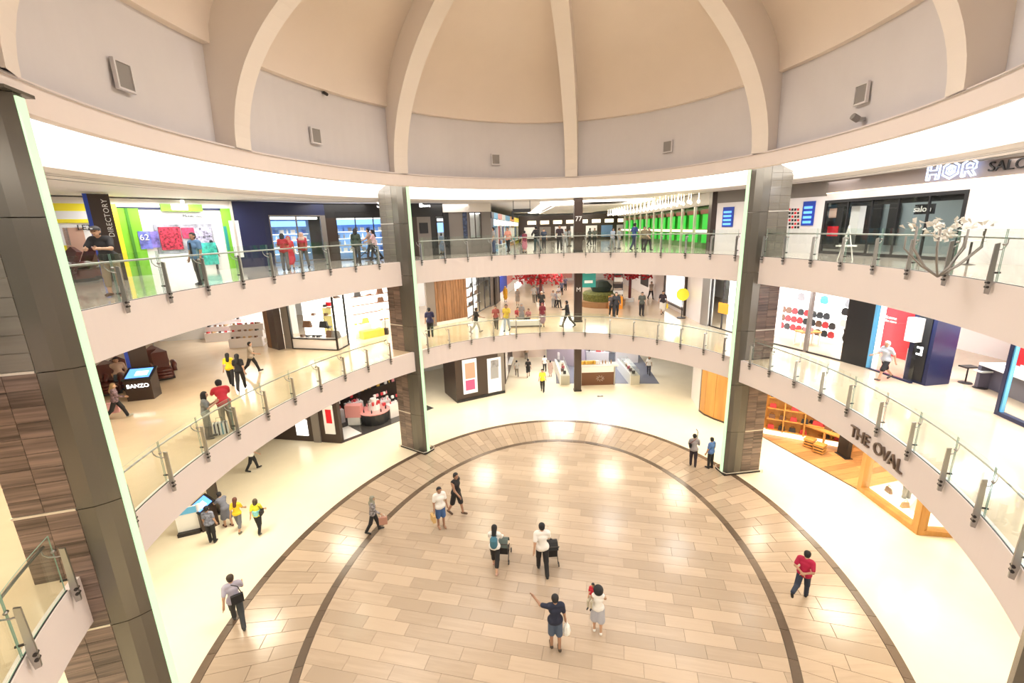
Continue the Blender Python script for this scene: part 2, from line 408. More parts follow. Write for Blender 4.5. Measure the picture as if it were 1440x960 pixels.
column((6.64, 4.76), unit(.746, -.668), .63, .94, .66, 'tall column in the near corner where only its edge shows', strip=False)

# ------------------------------------------------------------ glass balustrades
def norm(a, t):
    x, y = math.cos(t) / a, math.sin(t) / (a - DIF); L = math.hypot(x, y); x /= L; y /= L
    return (x * CT - y * ST, x * ST + y * CT)
def arcspan(a, t0, t1, step):
    """parameter values spaced evenly in metres"""
    n = 400; ts = [t0 + (t1 - t0) * k / n for k in range(n + 1)]; P = [E(a, t) for t in ts]; s = [0]
    for k in range(n): s.append(s[-1] + math.dist(P[k], P[k + 1]))
    m = max(1, round(s[-1] / step)); out = []
    for i in range(m + 1):
        d = s[-1] * i / m; k = next((q for q in range(n) if s[q + 1] >= d - 1e-9), n - 1)
        out.append(ts[k] + (ts[k + 1] - ts[k]) * (d - s[k]) / max(1e-9, s[k + 1] - s[k]))
    return out
TS3 = [118.2, 111.5, 104.9, 98.5, 92.0, 85.8, 79.5, 73.1, 66.9, 60.7]
TS3b = [48.9, 42.0, 35.1, 27.7, 20.3, 12.4, 4.5, -2.6, -10.5, -18.3, -25.9, -33.0, -40.0, -46.6]
TS3c = [-53.4, -58.4, -64.6, -70.8, -77.1, -83.2, -89.3, -95.7, -102.2, -109, -116]
TS2 = [120.6, 113.5, 106.6, 100.1, 93.5, 87.1, 80.6, 74.2, 67.8, 61.3]
TS2b = [49.9, 43.1, 36.0, 28.5, 20.8, 12.7, 4.5, -2.9, -11.3, -19.2, -27.0, -34.3, -41.4, -47.2]
TS2c = [-54.6, -59.9, -66.3, -72.7, -78.9, -85.5, -91.9, -98.5, -104.9, -112.1, -115.5]
def balustrade(A, z, runs, lab):
    # fin and bracket meshes are shared; local +x outward (into the gallery), origin at floor edge
    fin = MB(); fin.add([(x, y, zz) for y in (-.02, .02) for x, zz in ((-.05, -.27), (-.13, -.25), (-.135, -.02), (-.13, .30), (-.12, .86), (-.04, .88), (-.035, .30), (-.02, 0))], [tuple(range(8))[::-1], tuple(range(8, 16))] + [(i, (i + 1) % 8, 8 + (i + 1) % 8, 8 + i) for i in range(8)])
    fin_me = fin.me('post', m_steel)
    bolt_me = MB().tube([(-.11, -.045, 0), (-.11, .045, 0)], .03, 8).tube([(-.11, -.045, -.1), (-.11, .045, -.1)], .03, 8).me('bolt', m_dark)
    br_me = MB().tube([(-.06, 0, .72), (.02, .02, .73), (.10, .06, .78), (.145, .09, .86), (.15, .10, .95)], .014, 6).tube([(.045, -.03, .84), (.045, .03, .84)], .028, 8).me('bracket', m_steel, True)
    cl_me = MB().tube([(-.05, 0, .22), (.08, 0, .22)], .022, 8).me('glass_clamp', m_dark)
    for ts, ll in runs:
        ts = [R(t) for t in ts]
        root = empty('glass_balustrade', (*E(A, sum(ts) / len(ts)), z)); tag(root, ll, 'balustrade', lab)
        Lx, Ly = root.location.x, root.location.y
        for t in ts:
            x, y = E(A, t); nx, ny = norm(A, t)
            p = obj('post', fin_me, root, (x - Lx, y - Ly, 0)); p.rotation_euler = (0, 0, math.atan2(ny, nx))
            obj('bolt', bolt_me, p); obj('bracket', br_me, p, (0, 0, 0)); obj('glass_clamp', cl_me, p)
        for k in range(len(ts) - 1):
            a, b = ts[k], ts[k + 1]; g = .0016 * (1 if b > a else -1); n = 5; v = []
            for a_ in (A + .035, A + .051):
                for zz in (.015, 1.17):
                    for i in range(n + 1): X, Y = E(a_, a + g + (b - a - 2 * g) * i / n); v.append((X - Lx, Y - Ly, zz))
            m = n + 1; f = []; mi = []
            for i in range(n):
                f += [(i, i + 1, m + i + 1, m + i), (2 * m + i, 3 * m + i, 3 * m + i + 1, 2 * m + i + 1), (m + i, m + i + 1, 3 * m + i + 1, 3 * m + i), (i, 2 * m + i, 2 * m + i + 1, i + 1)]; mi += [0, 0, 1, 1]
            f += [(0, m, 3 * m, 2 * m), (n, 2 * m + n, 3 * m + n, m + n)]; mi += [1, 1]
            obj('glass_panel', mesh('glass_panel', v, f, [m_glass, m_edge], False, mi), root)
        tt = [ts[0] + (ts[-1] - ts[0]) * i / 60 for i in range(61)]
        MB().tube([(E(A + .15, t)[0] - Lx, E(A + .15, t)[1] - Ly, .975) for t in tt], .026, 8).build('handrail', m_steel, root, True)
        MB().tube([(E(A + .03, t)[0] - Lx, E(A + .03, t)[1] - Ly, .008) for t in tt], .012, 5).build('bottom_channel', m_dark, root)
NEAR = [131.0 + 7.2 * k for k in range(7)]; NEARR = [-127.5 - 7.2 * k for k in range(7)]
NEAR3 = [t for t in NEAR if t < 172]; NEARR3 = [t for t in NEARR if t > -151]
balustrade(A3, Z3, [(TS3, 'glass balustrade on the upper gallery in front of the green and dark blue shops'), (TS3b, 'glass balustrade on the upper gallery between the two far columns'), (TS3c, 'glass balustrade on the upper gallery in front of the salon'), (NEAR3, 'glass balustrade on the upper gallery behind the near striped column'), (NEARR3, 'glass balustrade on the upper gallery past the near right column')], 'upper gallery balustrades')
balustrade(A2, Z2, [(TS2, 'glass balustrade on the middle gallery beside the couple with the striped bag'), (TS2b, 'glass balustrade on the middle gallery between the two far columns'), (TS2c, 'glass balustrade on the middle gallery above the metal lettering'), (NEAR, 'short glass balustrade on the middle gallery left of the near striped column'), (NEARR, 'glass balustrade on the middle gallery past the near right column')], 'middle gallery balustrades')

# ================================================================ shop fronts
def SL(a): return a[0] * a[0] + a[1] * a[1]
class Wall:
    """a vertical plane through two floor points; s runs along it, d towards the atrium"""
    def __init__(s, p0, p1, z):
        s.p0 = Vector((*p0, 0)); s.p1 = Vector((*p1, 0)); s.z = z; s.u = (s.p1 - s.p0).normalized(); s.L = (s.p1 - s.p0).length
        n = Vector((-s.u.y, s.u.x, 0)); c = Vector((CX, CY, 0)) - (s.p0 + s.p1) / 2
        s.n = n if n.dot(c) > 0 else -n; s.flip = s.n is n
        s.M = Matrix(((s.u.x, s.n.x, 0, s.p0.x), (s.u.y, s.n.y, 0, s.p0.y), (0, 0, 1, z), (0, 0, 0, 1)))
    def at(s, px, py, d=0.):
        r = ray(px, py); o = Vector((0, 0, HC)); q = s.p0 + s.n * d
        t = (q - o).dot(s.n) / r.dot(s.n); P = o + r * t
        return (P - s.p0).dot(s.u), P.z - s.z
    def rect(s, x0, y0, x1, y1, d=0.):
        a = s.at(x0, (y0 + y1) / 2, d)[0]; b = s.at(x1, (y0 + y1) / 2, d)[0]; zt = s.at((x0 + x1) / 2, y0, d)[1]; zb = s.at((x0 + x1) / 2, y1, d)[1]
        return min(a, b), max(a, b), min(zt, zb), max(zt, zb)
    def pt(s, a, d, z): return s.M @ Vector((a, d, z))
class Shop:
    def __init__(s, w, lab, cat='shop front', name='shop_front'):
        s.w = w; s.root = empty(name, tuple(w.pt(w.L / 2, 0, 0))); tag(s.root, lab, cat); s.off = -s.root.location
    def box(s, name, a0, a1, z0, z1, m, d0=-.06, d1=.0, w=None, label=None):
        w = w or s.w; b = MB().box(a0, a1, d0, d1, z0, z1, M=Matrix.Translation(s.off) @ w.M); me = b.me(name, m)
        o = obj(name, me, s.root)
        if label: o['label'] = label
        return o
    def px(s, name, r, m, d0=-.06, d1=0., w=None, zb=None, zt=None, label=None):
        w = w or s.w; a0, a1, z0, z1 = w.rect(*r, d=d1)
        if zb is not None: z0 = zb
        if zt is not None: z1 = zt
        return s.box(name, a0, a1, z0, z1, m, d0, d1, w, label)
    def text(s, name, body, px, py, size, m, d=.03, w=None, vert=0., depth=.03, space=1.):
        w = w or s.w; a, z = w.at(px, py, d)
        u = w.u; n = w.n; x = u if Vector((0, 0, 1)).dot(u.cross(Vector((0, 0, 1))).cross(u)) and u.cross(Vector((0, 0, 1))).dot(n) > 0 else -u
        P = w.pt(a, d, z)
        M = Matrix(((x.x, 0, n.x, P.x), (x.y, 0, n.y, P.y), (x.z, 1, n.z, P.z), (0, 0, 0, 1)))
        if vert: M = M @ Matrix.Rotation(vert, 4, 'Z')
        return text(name, body, m, Matrix.Translation(s.off) @ M, size, depth, s.root, space)
    def frame(s, a0, a1, z0, z1, m, t=.07, d0=-.08, d1=.02, w=None, name='frame'):
        b = MB(); M = Matrix.Translation(s.off) @ (w or s.w).M
        for q in ((a0, a1, z1 - t, z1), (a0, a1, z0, z0 + t), (a0, a0 + t, z0 + t, z1 - t), (a1 - t, a1, z0 + t, z1 - t)): b.box(q[0], q[1], d0, d1, q[2], q[3], M=M)
        return b.build(name, m, s.root)
    def glass(s, a0, a1, z0, z1, n, m_fr, w=None, gm=None, t=.05):
        s.frame(a0, a1, z0, z1, m_fr, t, w=w)
        for k in range(n):
            x0 = a0 + t + (a1 - a0 - 2 * t) * k / n; x1 = a0 + t + (a1 - a0 - 2 * t) * (k + 1) / n
            s.box('glass_pane', x0 + .01, x1 - .01, z0 + t, z1 - t, gm or m_pane, -.04, -.02, w)
            if k: s.box('mullion', x0 - .025, x0 + .025, z0 + t, z1 - t, m_fr, -.07, .01, w)
m_pane = glass_mat('shop_glass', (.97, .985, .98), .05)
m_navy = mat('navy_panel', (.012, .017, .065), .35); m_brown = mat('dark_brown_panel', (.045, .028, .022), .35); m_greyp = mat('taupe_panel', (.21, .185, .17), .4)
m_green = mat('lime_green_panel', (.20, .52, .03), .3, coat=.4); m_dgreen = mat('deep_green_panel', (.06, .22, .02), .35); m_yellow = mat('yellow_panel', (.95, .82, .04), .4)
m_red = mat('red_panel', (.75, .015, .03), .35); m_blue = mat('blue_poster', (.02, .06, .42), .4); m_sky = mat('sky_blue_panel', (.12, .45, .78), .4)
m_oak = mat('oak_veneer', (.55, .27, .07), .4, var=.25, scale=1.5, vein=(1.2, 1.2, .15)); m_rust = mat('rustic_timber', (.26, .13, .06), .6, var=.5, scale=2, vein=(9, 9, .5), bump=.4)
m_orange = mat('orange_panel', (.85, .33, .03), .4); m_pink = mat('pink_plastic', (.80, .35, .33), .4); m_teal = mat('teal_banner', (.02, .28, .25), .5); m_lilac = mat('lilac_wall', (.40, .34, .42), .5)
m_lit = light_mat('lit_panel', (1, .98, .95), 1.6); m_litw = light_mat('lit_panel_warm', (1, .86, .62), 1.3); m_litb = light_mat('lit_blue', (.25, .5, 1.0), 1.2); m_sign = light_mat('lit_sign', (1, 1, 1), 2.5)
m_scr = light_mat('screen_blue', (.10, .30, .95), 1.3); m_shw = mat('shop_white', (.88, .88, .88), .5); m_shb = mat('shop_shelf_blue', (.16, .30, .55), .4); m_skinp = mat('poster_skin', (.62, .38, .28), .5); m_poster = mat('poster_white', (.85, .84, .86), .5)
m_stonew = mat('white_glossy_stone', (.80, .76, .77), .25, coat=.2); m_pgrey = mat('poster_grey', (.30, .30, .33), .5, var=.6, scale=2.5); m_woodfl = mat('oak_floor', (.50, .24, .09), .35, var=.35, scale=1.2, rnd=.4, vein=(1, 8, 1)); m_dfl = mat('dark_shop_floor', (.07, .065, .065), .12)
GOODS = [mat('goods_%s' % n, c, .45) for n, c in (('black', (.03, .03, .035)), ('brown', (.16, .08, .05)), ('red', (.55, .04, .05)), ('tan', (.45, .28, .14)), ('white', (.8, .78, .76)), ('grey', (.25, .25, .27)), ('pink', (.75, .28, .32)), ('teal', (.08, .38, .38)), ('blue', (.08, .15, .45)), ('gold', (.7, .45, .08)))]

# outer shell of each storey, closed also behind the camera
SHELL = [(-29, 6), (-28, 22), (-21, 35), (-11, 36), (-6, 39), (-3, 57), (17, 57), (18, 33), (21, 24), (22, 14), (21, 4)]
def shell(z0, z1, m, nm):
    for i in range(len(SHELL) - 1):
        a, b = SHELL[i], SHELL[i + 1]; struct(obj(nm, mesh(nm, [(*a, z0), (*b, z0), (*b, z1), (*a, z1)], [(0, 1, 2, 3)], m)))
for z0, z1, nm in ((0, C1, 'wall_ground'), (Z2, C2, 'wall_middle'), (Z3, C3 + .05, 'wall_upper')): shell(z0, z1, m_shw, nm)
for z0, z1 in ((0, C1), (Z2, C2), (Z3, C3 + .05)):
    v = [(21, 4), (20, -6), (10, -12), (-8, -12), (-22, -6), (-29, 6)]
    for i in range(5): struct(obj('wall_back', mesh('wall_back', [(*v[i], z0), (*v[i + 1], z0), (*v[i + 1], z1), (*v[i], z1)], [(0, 1, 2, 3)], m_shw)))

# --- goods -------------------------------------------------------
def good(name, kind, loc, rz, m, lab, grp, cat, s=1.):
    b = MB()
    if kind == 'shoe':
        b.add([(-.05, -.13, .0), (.05, -.13, 0), (.05, .13, 0), (-.05, .13, 0), (-.045, -.13, .09), (.045, -.13, .09), (.045, .0, .07), (-.045, .0, .07), (.03, .12, .035), (-.03, .12, .035)], [(3, 2, 1, 0), (4, 5, 6, 7), (7, 6, 8, 9), (0, 1, 5, 4), (1, 2, 8, 6), (1, 6, 5), (3, 0, 7, 9), (0, 4, 7), (2, 3, 9, 8)])
    elif kind == 'bag':
        b.add([(-.17, -.07, 0), (.17, -.07, 0), (.17, .07, 0), (-.17, .07, 0), (-.14, -.03, .24), (.14, -.03, .24), (.14, .03, .24), (-.14, .03, .24)], [(3, 2, 1, 0), (4, 5, 6, 7), (0, 1, 5, 4), (1, 2, 6, 5), (2, 3, 7, 6), (3, 0, 4, 7)])
        b.tube([(-.08, 0, .23), (-.06, 0, .34), (.06, 0, .34), (.08, 0, .23)], .012, 5)
    elif kind == 'bottle': b.lathe([(.04, 0), (.045, .1), (.04, .16), (.015, .19), (.015, .24)], 8)
    elif kind == 'carton': b.box(-.09, .09, -.06, .06, 0, .2)
    elif kind == 'top': # garment on a hanger
        b.add([(-.20, -.03, .10), (-.12, -.03, .0), (.12, -.03, 0), (.20, -.03, .10), (.16, -.03, .34), (.05, -.03, .40), (-.05, -.03, .40), (-.16, -.03, .34)] + [(-.20, .03, .10), (-.12, .03, .0), (.12, .03, 0), (.20, .03, .10), (.16, .03, .34), (.05, .03, .40), (-.05, .03, .40), (-.16, .03, .34)], [tuple(range(8)), tuple(range(15, 7, -1))] + [(i, (i + 1) % 8, 8 + (i + 1) % 8, 8 + i) for i in range(8)])
        b.tube([(0, 0, .39), (0, 0, .47), (0, -.08, .48)], .008, 4)
    k = (kind, m.name)
    if k not in GC: GC[k] = b.me(name, m)
    o = obj(name, GC[k], None, loc); o.rotation_euler = (0, 0, rz); o.scale = (s, s, s)
    return tag(o, lab, cat, grp)
GC = {}
ORD = 'first second third fourth fifth sixth seventh eighth ninth tenth eleventh twelfth thirteenth fourteenth fifteenth sixteenth seventeenth eighteenth nineteenth twentieth'.split()
def nth(i): return ORD[i] if i < 20 else 'twenty-' + ORD[i - 20]
def sx_of(P):
    v = Vector(P) - Vector((0, 0, HC)); return v.dot(cr) / v.dot(_fw)
def shelf_goods(sh, w, a0, a1, zs, d, kinds, lab, grp, step=.3, s=1., name=None, cat='goods', mats=None, board=None, bd=.3, skip=.12):
    """boards on a wall with goods standing on them"""
    ri_ = -1
    for z in zs:
        ri_ += 1
        if board: sh.box('shelf', a0, a1, z - .03, z, board, d - bd / 2, d + bd / 2, w)
        n = max(1, int((a1 - a0) / step))
        for i in range(n):
            if random.random() < skip: continue
            a = a0 + (i + .5) * (a1 - a0) / n; P = w.pt(a, d, z)
            rev = sx_of(w.pt(a0, d, z)) > sx_of(w.pt(a1, d, z)); k = random.choice(kinds); mm_ = random.choice(mats or GOODS); noun = {'shoe': 'shoe', 'bag': 'bag', 'bottle': 'bottle', 'carton': 'carton', 'top': 'garment'}[k]
            lb = '%s %s, %s from left%s of %s' % (mm_.name.split('_')[-1], noun, nth(n - 1 - i if rev else i), '' if len(zs) == 1 else ' on %s level up' % ORD[ri_], lab)
            good(name or {'shoe': 'shoe', 'bag': 'handbag', 'bottle': 'bottle', 'carton': 'carton', 'top': 'garment'}[k], k, P, math.atan2(w.u.y, w.u.x) + (0 if w.n.cross(w.u).z > 0 else math.pi) + (random.uniform(-.4, .4) if k == 'shoe' else 0), mm_, lb, grp, cat, s)

# ================================================================ upper gallery, from the frame's left to its right
z = Z3; HT = C3 - Z3
# yellow shop
w = Wall((-21.5, 12.4), (-16.34, 18.51), z); s = Shop(w, 'yellow and white shop front with posters behind the reclining chairs')
s.box('fascia_band', 0, w.L, 2.62, 2.9, m_yellow); s.box('fascia_band', 0, w.L, 2.32, 2.62, m_shw); s.box('fascia_band', 0, w.L, 2.18, 2.32, m_yellow)
s.box('wall_panel', 0, w.L, 0, 2.18, m_shw, -.12, -.06); s.box('header', 0, w.L, 2.9, HT, m_ceil)
for r, m in (((68, 317, 84, 372), m_blue), ((84, 317, 97, 345), m_shw), ((84, 345, 100, 372), m_yellow), ((93, 320, 122, 366), m_skinp)): s.px('poster', r, m, -.05, .01)
s.text('lettering', 'LET', 119, 320, .28, m_black); s.text('lettering', 'GUARD', 76, 338, .22, m_white, vert=math.pi / 2)
s.px('yellow_pilaster', (150, 285, 172, 372), m_yellow, -.1, .12, zb=0, zt=2.9)
# green shop
wg = Wall((-16.34, 18.51), (-13.25, 22.45), z); s = Shop(wg, 'lime green and white shop front with a large red poster window')
L = wg.L
s.px('green_panel', (163, 288, 202, 372), m_green, zb=0, zt=2.75); s.px('post_strip', (183, 288, 187, 372), m_dgreen, -.02, .05, zb=0, zt=2.75)
s.px('green_panel', (316, 288, 352, 372), m_green, zb=0, zt=2.8)
s.box('white_surround', 0, L, 0, 2.72, m_shw, -.14, -.08); s.box('header', 0, L, 2.8, HT, m_ceil, -.14, -.02); s.box('header_band', 0, L, 2.72, 2.8, m_navy, -.14, -.01)
s.px('sign_board', (226, 283, 284, 297), m_green, 0, .12, zt=2.95); s.px('sign_plate', (241, 287, 264, 295), m_lit, .12, .15)
s.px('leaf_mark', (254, 281, 259, 287), m_lit, .12, .15)
s.px('poster_window', (219, 315, 301, 355), m_pgrey, -.08, -.03); s.px('poster', (225, 319, 256, 351), mat('poster_red', (.42, .03, .06), .4, var=.9, scale=11), -.03, .0, label='red printed poster'); s.px('poster', (256, 320, 274, 335), mat('poster_crimson', (.6, .05, .12), .4, var=.5, scale=9), -.03, .0)
s.px('poster', (274, 320, 298, 342), mat('poster_crowd', (.45, .42, .55), .5, var=.9, scale=7), -.03, 0.)
s.px('display_card', (285, 341, 306, 372), mat('teal_card', (.05, .45, .38), .4, var=.5, scale=6), .1, .14, zb=.25); s.px('poster', (317, 318, 321, 352), m_teal, 0, .03)
s.px('poster', (196, 325, 213, 350), mat('number_poster', (.16, .18, .55), .4, var=.8, scale=3), 0, .03); s.text('lettering', '62', 203, 334, .34, m_white, .05)
s.px('poster', (212, 325, 224, 348), mat('violet_poster', (.2, .16, .5), .4, var=.7, scale=3), 0, .03)
s.px('white_banner', (326, 310, 340, 362), m_shw, .02, .05); s.text('lettering', 'Mobile store', 272, 303.5, .16, m_black, .0)
s.px('low_plinth', (226, 356, 306, 378), m_shw, -.06, .05, zb=0)
for k in range(4): lamp('shop_lamp', tuple(wg.pt(L * (k + .5) / 4, .8, HT - .1)), .8, 30, COOL)
# navy corner and dark blue shop
w = Wall((-13.25, 22.45), (-12.2, 23.3), z); s = Shop(w, 'dark navy corner pier between the green shop and the blue lit shop', 'pier', 'corner_pier')
s.box('wall_panel', 0, w.L, 0, HT, m_navy, -.3, 0); s.box('wall_trim', -.05, .06, 0, HT, m_rail, -.1, .06)
wb = Wall((-12.2, 23.3), (-10.2, 26.0), z); s = Shop(wb, 'navy framed shop window with blue lit shelves behind two women in red')
L = wb.L; s.box('fascia_panel', 0, L, 2.5, HT, m_navy); s.glass(.25, L - .25, .1, 2.5, 2, m_greyp); s.box('side_panel', 0, .25, 0, 2.5, m_navy); s.box('side_panel', L - .25, L, 0, 2.5, m_greyp)
s.box('light_band', .3, L - .3, 2.3, 2.42, m_lit, -.5, -.3); s.box('back_panel', .1, L - .1, 0, 2.5, m_shb, -1.65, -1.6); s.box('blue_band', .3, L - .3, 1.95, 2.25, m_litb, -1.6, -1.55)
shelf_goods(s, wb, .4, L - .4, (.5, .85, 1.2, 1.55), -1.4, ['bottle', 'carton'], 'the navy shop shelves', 'packages on the blue lit shelves', .3, 1.1, mats=[GOODS[4], GOODS[4], GOODS[8], GOODS[5], GOODS[4]], board=m_lit)
wk = Wall((-10.2, 26.0), (-4.1, 29.25), z); s = Shop(wk, 'long black shop front with lit blue shelves and white script sign')
L = wk.L
s.box('fascia_panel', 0, L, 2.35, HT, m_black, -.08, .0)
a0, a1, z0, z1 = wk.rect(474, 297, 552, 360); s.box('side_panel', 0, a0, 0, 2.35, m_brown); s.glass(a0, a1, .0, z1, 3, m_black); s.box('back_panel', a0 - .5, a1 + .5, 0, 2.35, m_shb, -2.2, -2.15); s.box('light_band', a0, a1, 2.0, 2.3, m_litb, -2.1, -1.9); s.box('light_band', a0, a1, 2.28, 2.34, m_lit, -.6, -.3)
shelf_goods(s, wk, a0 + .1, a1 - .1, (.4, .8, 1.2, 1.6), -1.9, ['bottle', 'carton'], 'the long black shop shelves', 'packages in the black shop', .34, 1.2, mats=[GOODS[4], GOODS[4], GOODS[8], GOODS[5]], board=m_lit)
s.text('lettering', 'Sc', 536, 287, .62, m_sign, .02); a2 = a1
a0, a1, _, _ = wk.rect(588, 308, 607, 360); s.box('side_panel', a2, a0, 0, 2.35, m_brown); s.box('display_wall', a0, a1, 0, 2.35, m_greyp); s.px('car_poster', (590, 313, 602, 328), m_black, 0, .03)
a2, a3, _, _ = wk.rect(614, 292, 628, 355); s.box('side_panel', a1, a2, 0, 2.35, m_black); s.glass(a2, a3, 0, 2.3, 1, m_black); s.box('back_panel', a2 - .2, a3 + .2, 0, 1.4, m_shw, -1.2, -1.1); s.box('blue_screen', a2 - .2, a3 + .2, 1.4, 2.0, m_litb, -1.2, -1.1); s.box('light_band', a2, a3, 2.1, 2.25, m_lit, -.6, -.4)
s.box('side_panel', a3, L, 0, 2.35, m_greyp); s.text('lettering', 'store', 599, 289, .26, m_sign, .02); s.px('round_mark', (590, 286, 594, 291), m_sign, 0, .03)
# taupe shop
wt = Wall((-4.1, 29.25), (-1.15, 30.35), z); s = Shop(wt, 'taupe panelled shop front with a tall twin window left of the far corridor')
L = wt.L; s.box('header', 0, L, 2.6, HT, m_ceil, -.1, .1); s.box('dark_pilaster', 0, .35, 0, 2.6, m_black, -.1, .05)
a0, a1, z0, z1 = wt.rect(660, 298, 677, 335); s.box('wall_panel', .35, a0, 0, 2.6, m_greyp); s.box('wall_panel', a1, L, 0, 2.6, m_greyp); s.box('wall_panel', a0, a1, 0, z0, m_greyp); s.box('wall_panel', a0, a1, z1, 2.6, m_greyp); s.glass(a0, a1, z0, z1, 2, m_brown); s.box('white_display', a0, a1, z0, z1, m_shw, -.5, -.4); s.box('light_band', a0, a1, z1 - .1, z1, m_lit, -.4, -.2)
s.px('narrow_window', (651, 293, 657, 335), mat('dark_goods', (.05, .07, .14), .3, var=.8, scale=8), 0, .03)
# corridor, left side
wc = Wall((-1.15, 30.35), (1.2, 54), z); cols_ = [(m_navy, 698, 702), (m_sky, 702, 709), (m_shw, 709, 716), (m_pink, 716, 733), (m_brown, 733, 738), (m_sky, 750, 765)]
segs = [(0, 1.2, m_navy, 'navy pier at the mouth of the upper corridor'), (1.2, 3.4, m_sky, 'pale blue lit shop front beside the navy pier in the upper corridor'), (3.4, 6.0, m_pink, 'pink and white shop front with hanging sign in the upper corridor'), (6.0, 8.5, m_shw, 'white lit shop front behind the man in black in the upper corridor'), (8.5, 12.5, m_sky, 'bright sky blue shop front in the upper corridor'), (12.5, 17, m_orange, 'orange shop front in the upper corridor'), (17, 23, m_yellow, 'amber yellow shop front near the end of the upper corridor')]
for a, b, m, lab in segs:
    s = Shop(wc, lab); s.box('wall_panel', a, b, 0, 2.6, m_shw if m in (m_pink,) else m, -.2, 0); s.box('fascia_band', a, b, 2.2, 2.6, m, -.1, .06)
    if m not in (m_navy,):
        s.box('light_panel', a + .3, b - .3, 1.75, 2.15, m_lit, -.02, .02); s.box('glass_pane', a + .25, b - .25, .1, 2.2, m_pane, .03, .05); s.box('display_panel', a + .4, a + (b - a) * .5, .4, 1.7, random.choice([m_shb, m_blue, m_red, m_poster]), 0, .025)
        s.box('display_panel', a + (b - a) * .6, b - .4, .4, 1.6, m_poster, 0, .025)
        shelf_goods(s, wc, a + .5, b - .4, (.45,), .3, ['carton', 'bottle'], 'the ' + ('navy', 'pale blue', 'pink', 'white', 'sky blue', 'orange', 'amber')[int(a > .5) + int(a > 3) + int(a > 5) + int(a > 8) + int(a > 12) + int(a > 16)] + ' shop ledge', 'items in the upper corridor shops', .6, 1.2, board=m_shw)
hs = empty('hanging_sign', G(735, 356, Z3) + (C3 - 1.0,)); tag(hs, 'black bracketed sign hanging from the ceiling at the corridor mouth', 'sign')
MB().box(-.55, .55, -.04, .04, .3, .5).build('sign_board', m_black, hs); MB().tube([(-.5, 0, .5), (-.5, 0, .98)], .02, 6).tube([(.5, 0, .5), (.5, 0, .98)], .02, 6).build('hanger', m_dark, hs); MB().box(-.62, -.5, -.05, .05, -.1, .4).build('bracket', m_black, hs)
# far end wall of the corridor with dark shops and bright signs
we = Wall((1.2, 54), (16.5, 54), z); s = Shop(we, 'dark cafe front with a row of warm lamps at the end of the upper corridor'); s.box('wall_panel', 0, 15, 0, 2.9, m_brown, -.2, 0)
for k in range(9): s.box('sign_panel', 1 + k * 1.5, 2.0 + k * 1.5, 1.9, 2.3, m_litw, 0, .05)
for k in range(8): s.box('window_panel', .6 + k * 1.8, 1.9 + k * 1.8, .3, 1.6, random.choice([m_shw, m_poster, m_shb, m_greyp, m_oak]), 0, .05)
# skylight coffer in the corridor ceiling
cof = MB()
for (x0, x1, y0, y1) in ((2.2, 9.6, 31, 32), (2.4, 3.2, 32, 52), (9.0, 9.8, 32, 52), (2.2, 9.8, 51, 52)): cof.box(x0, x1, y0, y1, C3 - .03, C3 + .04)
struct(cof.build('ceiling_light_cove', m_cove)); bpy.data.objects['ceiling_light_cove'].name = 'trim_20'
MB_ = MB().box(3.3, 8.9, 33, 50, C3 - .2, C3 - .14); struct(MB_.build('trim_21', m_ceil))
# slim dark column in the middle of the gallery with an arrow mark, all storeys
def slim(px, py, zf, zc, lab, mark='7'):
    x, y = G(px, py, zf); r_ = empty('slim_column', (x, y, zf)); r_['kind'] = 'structure'; r_['label'] = lab
    MB().box(-.25, .25, -.2, .2, .12, zc - zf).build('shaft', m_brown, r_); MB().box(-.28, .28, -.23, .23, 0, .12).build('plinth', m_dark, r_)
    if mark: text('lettering', mark, m_white, Matrix(((1, 0, 0, 0), (0, 0, -1, -.22), (0, 1, 0, (zc - zf) * .62), (0, 0, 0, 1))), .4, .02, r_)
slim(812.5, 354, Z3, C3, 'slim brown column in the middle of the upper corridor', '77'); slim(812.5, 452, Z2, C2, 'slim brown column in the middle of the middle corridor', 'M'); slim(812, 549, 0, C1, 'slim brown column on the ground floor before the food counter', None)
# green screen shop on the corridor's right side
wr = Wall((11.05, 25.4), (12.6, 53), z); s = Shop(wr, 'long green glazed shop front under rows of small bulbs in the upper corridor')
s.box('fascia_panel', 0, wr.L, 2.45, HT, m_greyp, -.1, .05); s.box('back_panel', 0, wr.L, 0, 2.45, m_dgreen, -.6, -.5); s.box('counter_band', 0, wr.L, .95, 1.1, m_litw, -.45, -.3)
m_gscreen = light_mat('green_screen', (.01, .32, .02), .9)
for k in range(11): s.box('green_screen', .5 + k * 2.4, 2.2 + k * 2.4, 1.15, 2.0, m_gscreen, -.4, -.36); s.box('green_panel', .5 + k * 2.4, 2.2 + k * 2.4, .35, .85, m_gscreen, -.4, -.36); s.box('mullion', .1 + k * 2.4, .3 + k * 2.4, 0, 2.45, m_rail, -.1, .02); s.box('red_valance', .4 + k * 2.4, 2.3 + k * 2.4, 2.02, 2.25, mat('rust_valance', (.25, .08, .05), .6), -.3, -.25)
s.box('dark_pilaster', -.35, .1, 0, HT, m_brown, -.3, .1)
bm_me = MB().lathe([(.02, 0), (.07, .05), (.08, .12), (.05, .18), (.015, .2), (.012, .62)], 8).me('bulb_lamp', light_mat('bulb_glow', (1, .85, .6), 6))
for k in range(20):
    for r_ in range(3):
        P = wr.pt(.6 + k * 1.3, .5 + r_ * .55, HT - .57)
        tag(obj('bulb_lamp', bm_me, None, P), '%s warm bulb from the near end, %s row out from the green shop' % (nth(k), nth(r_)), 'lamp', 'bulbs hanging by the green shop')
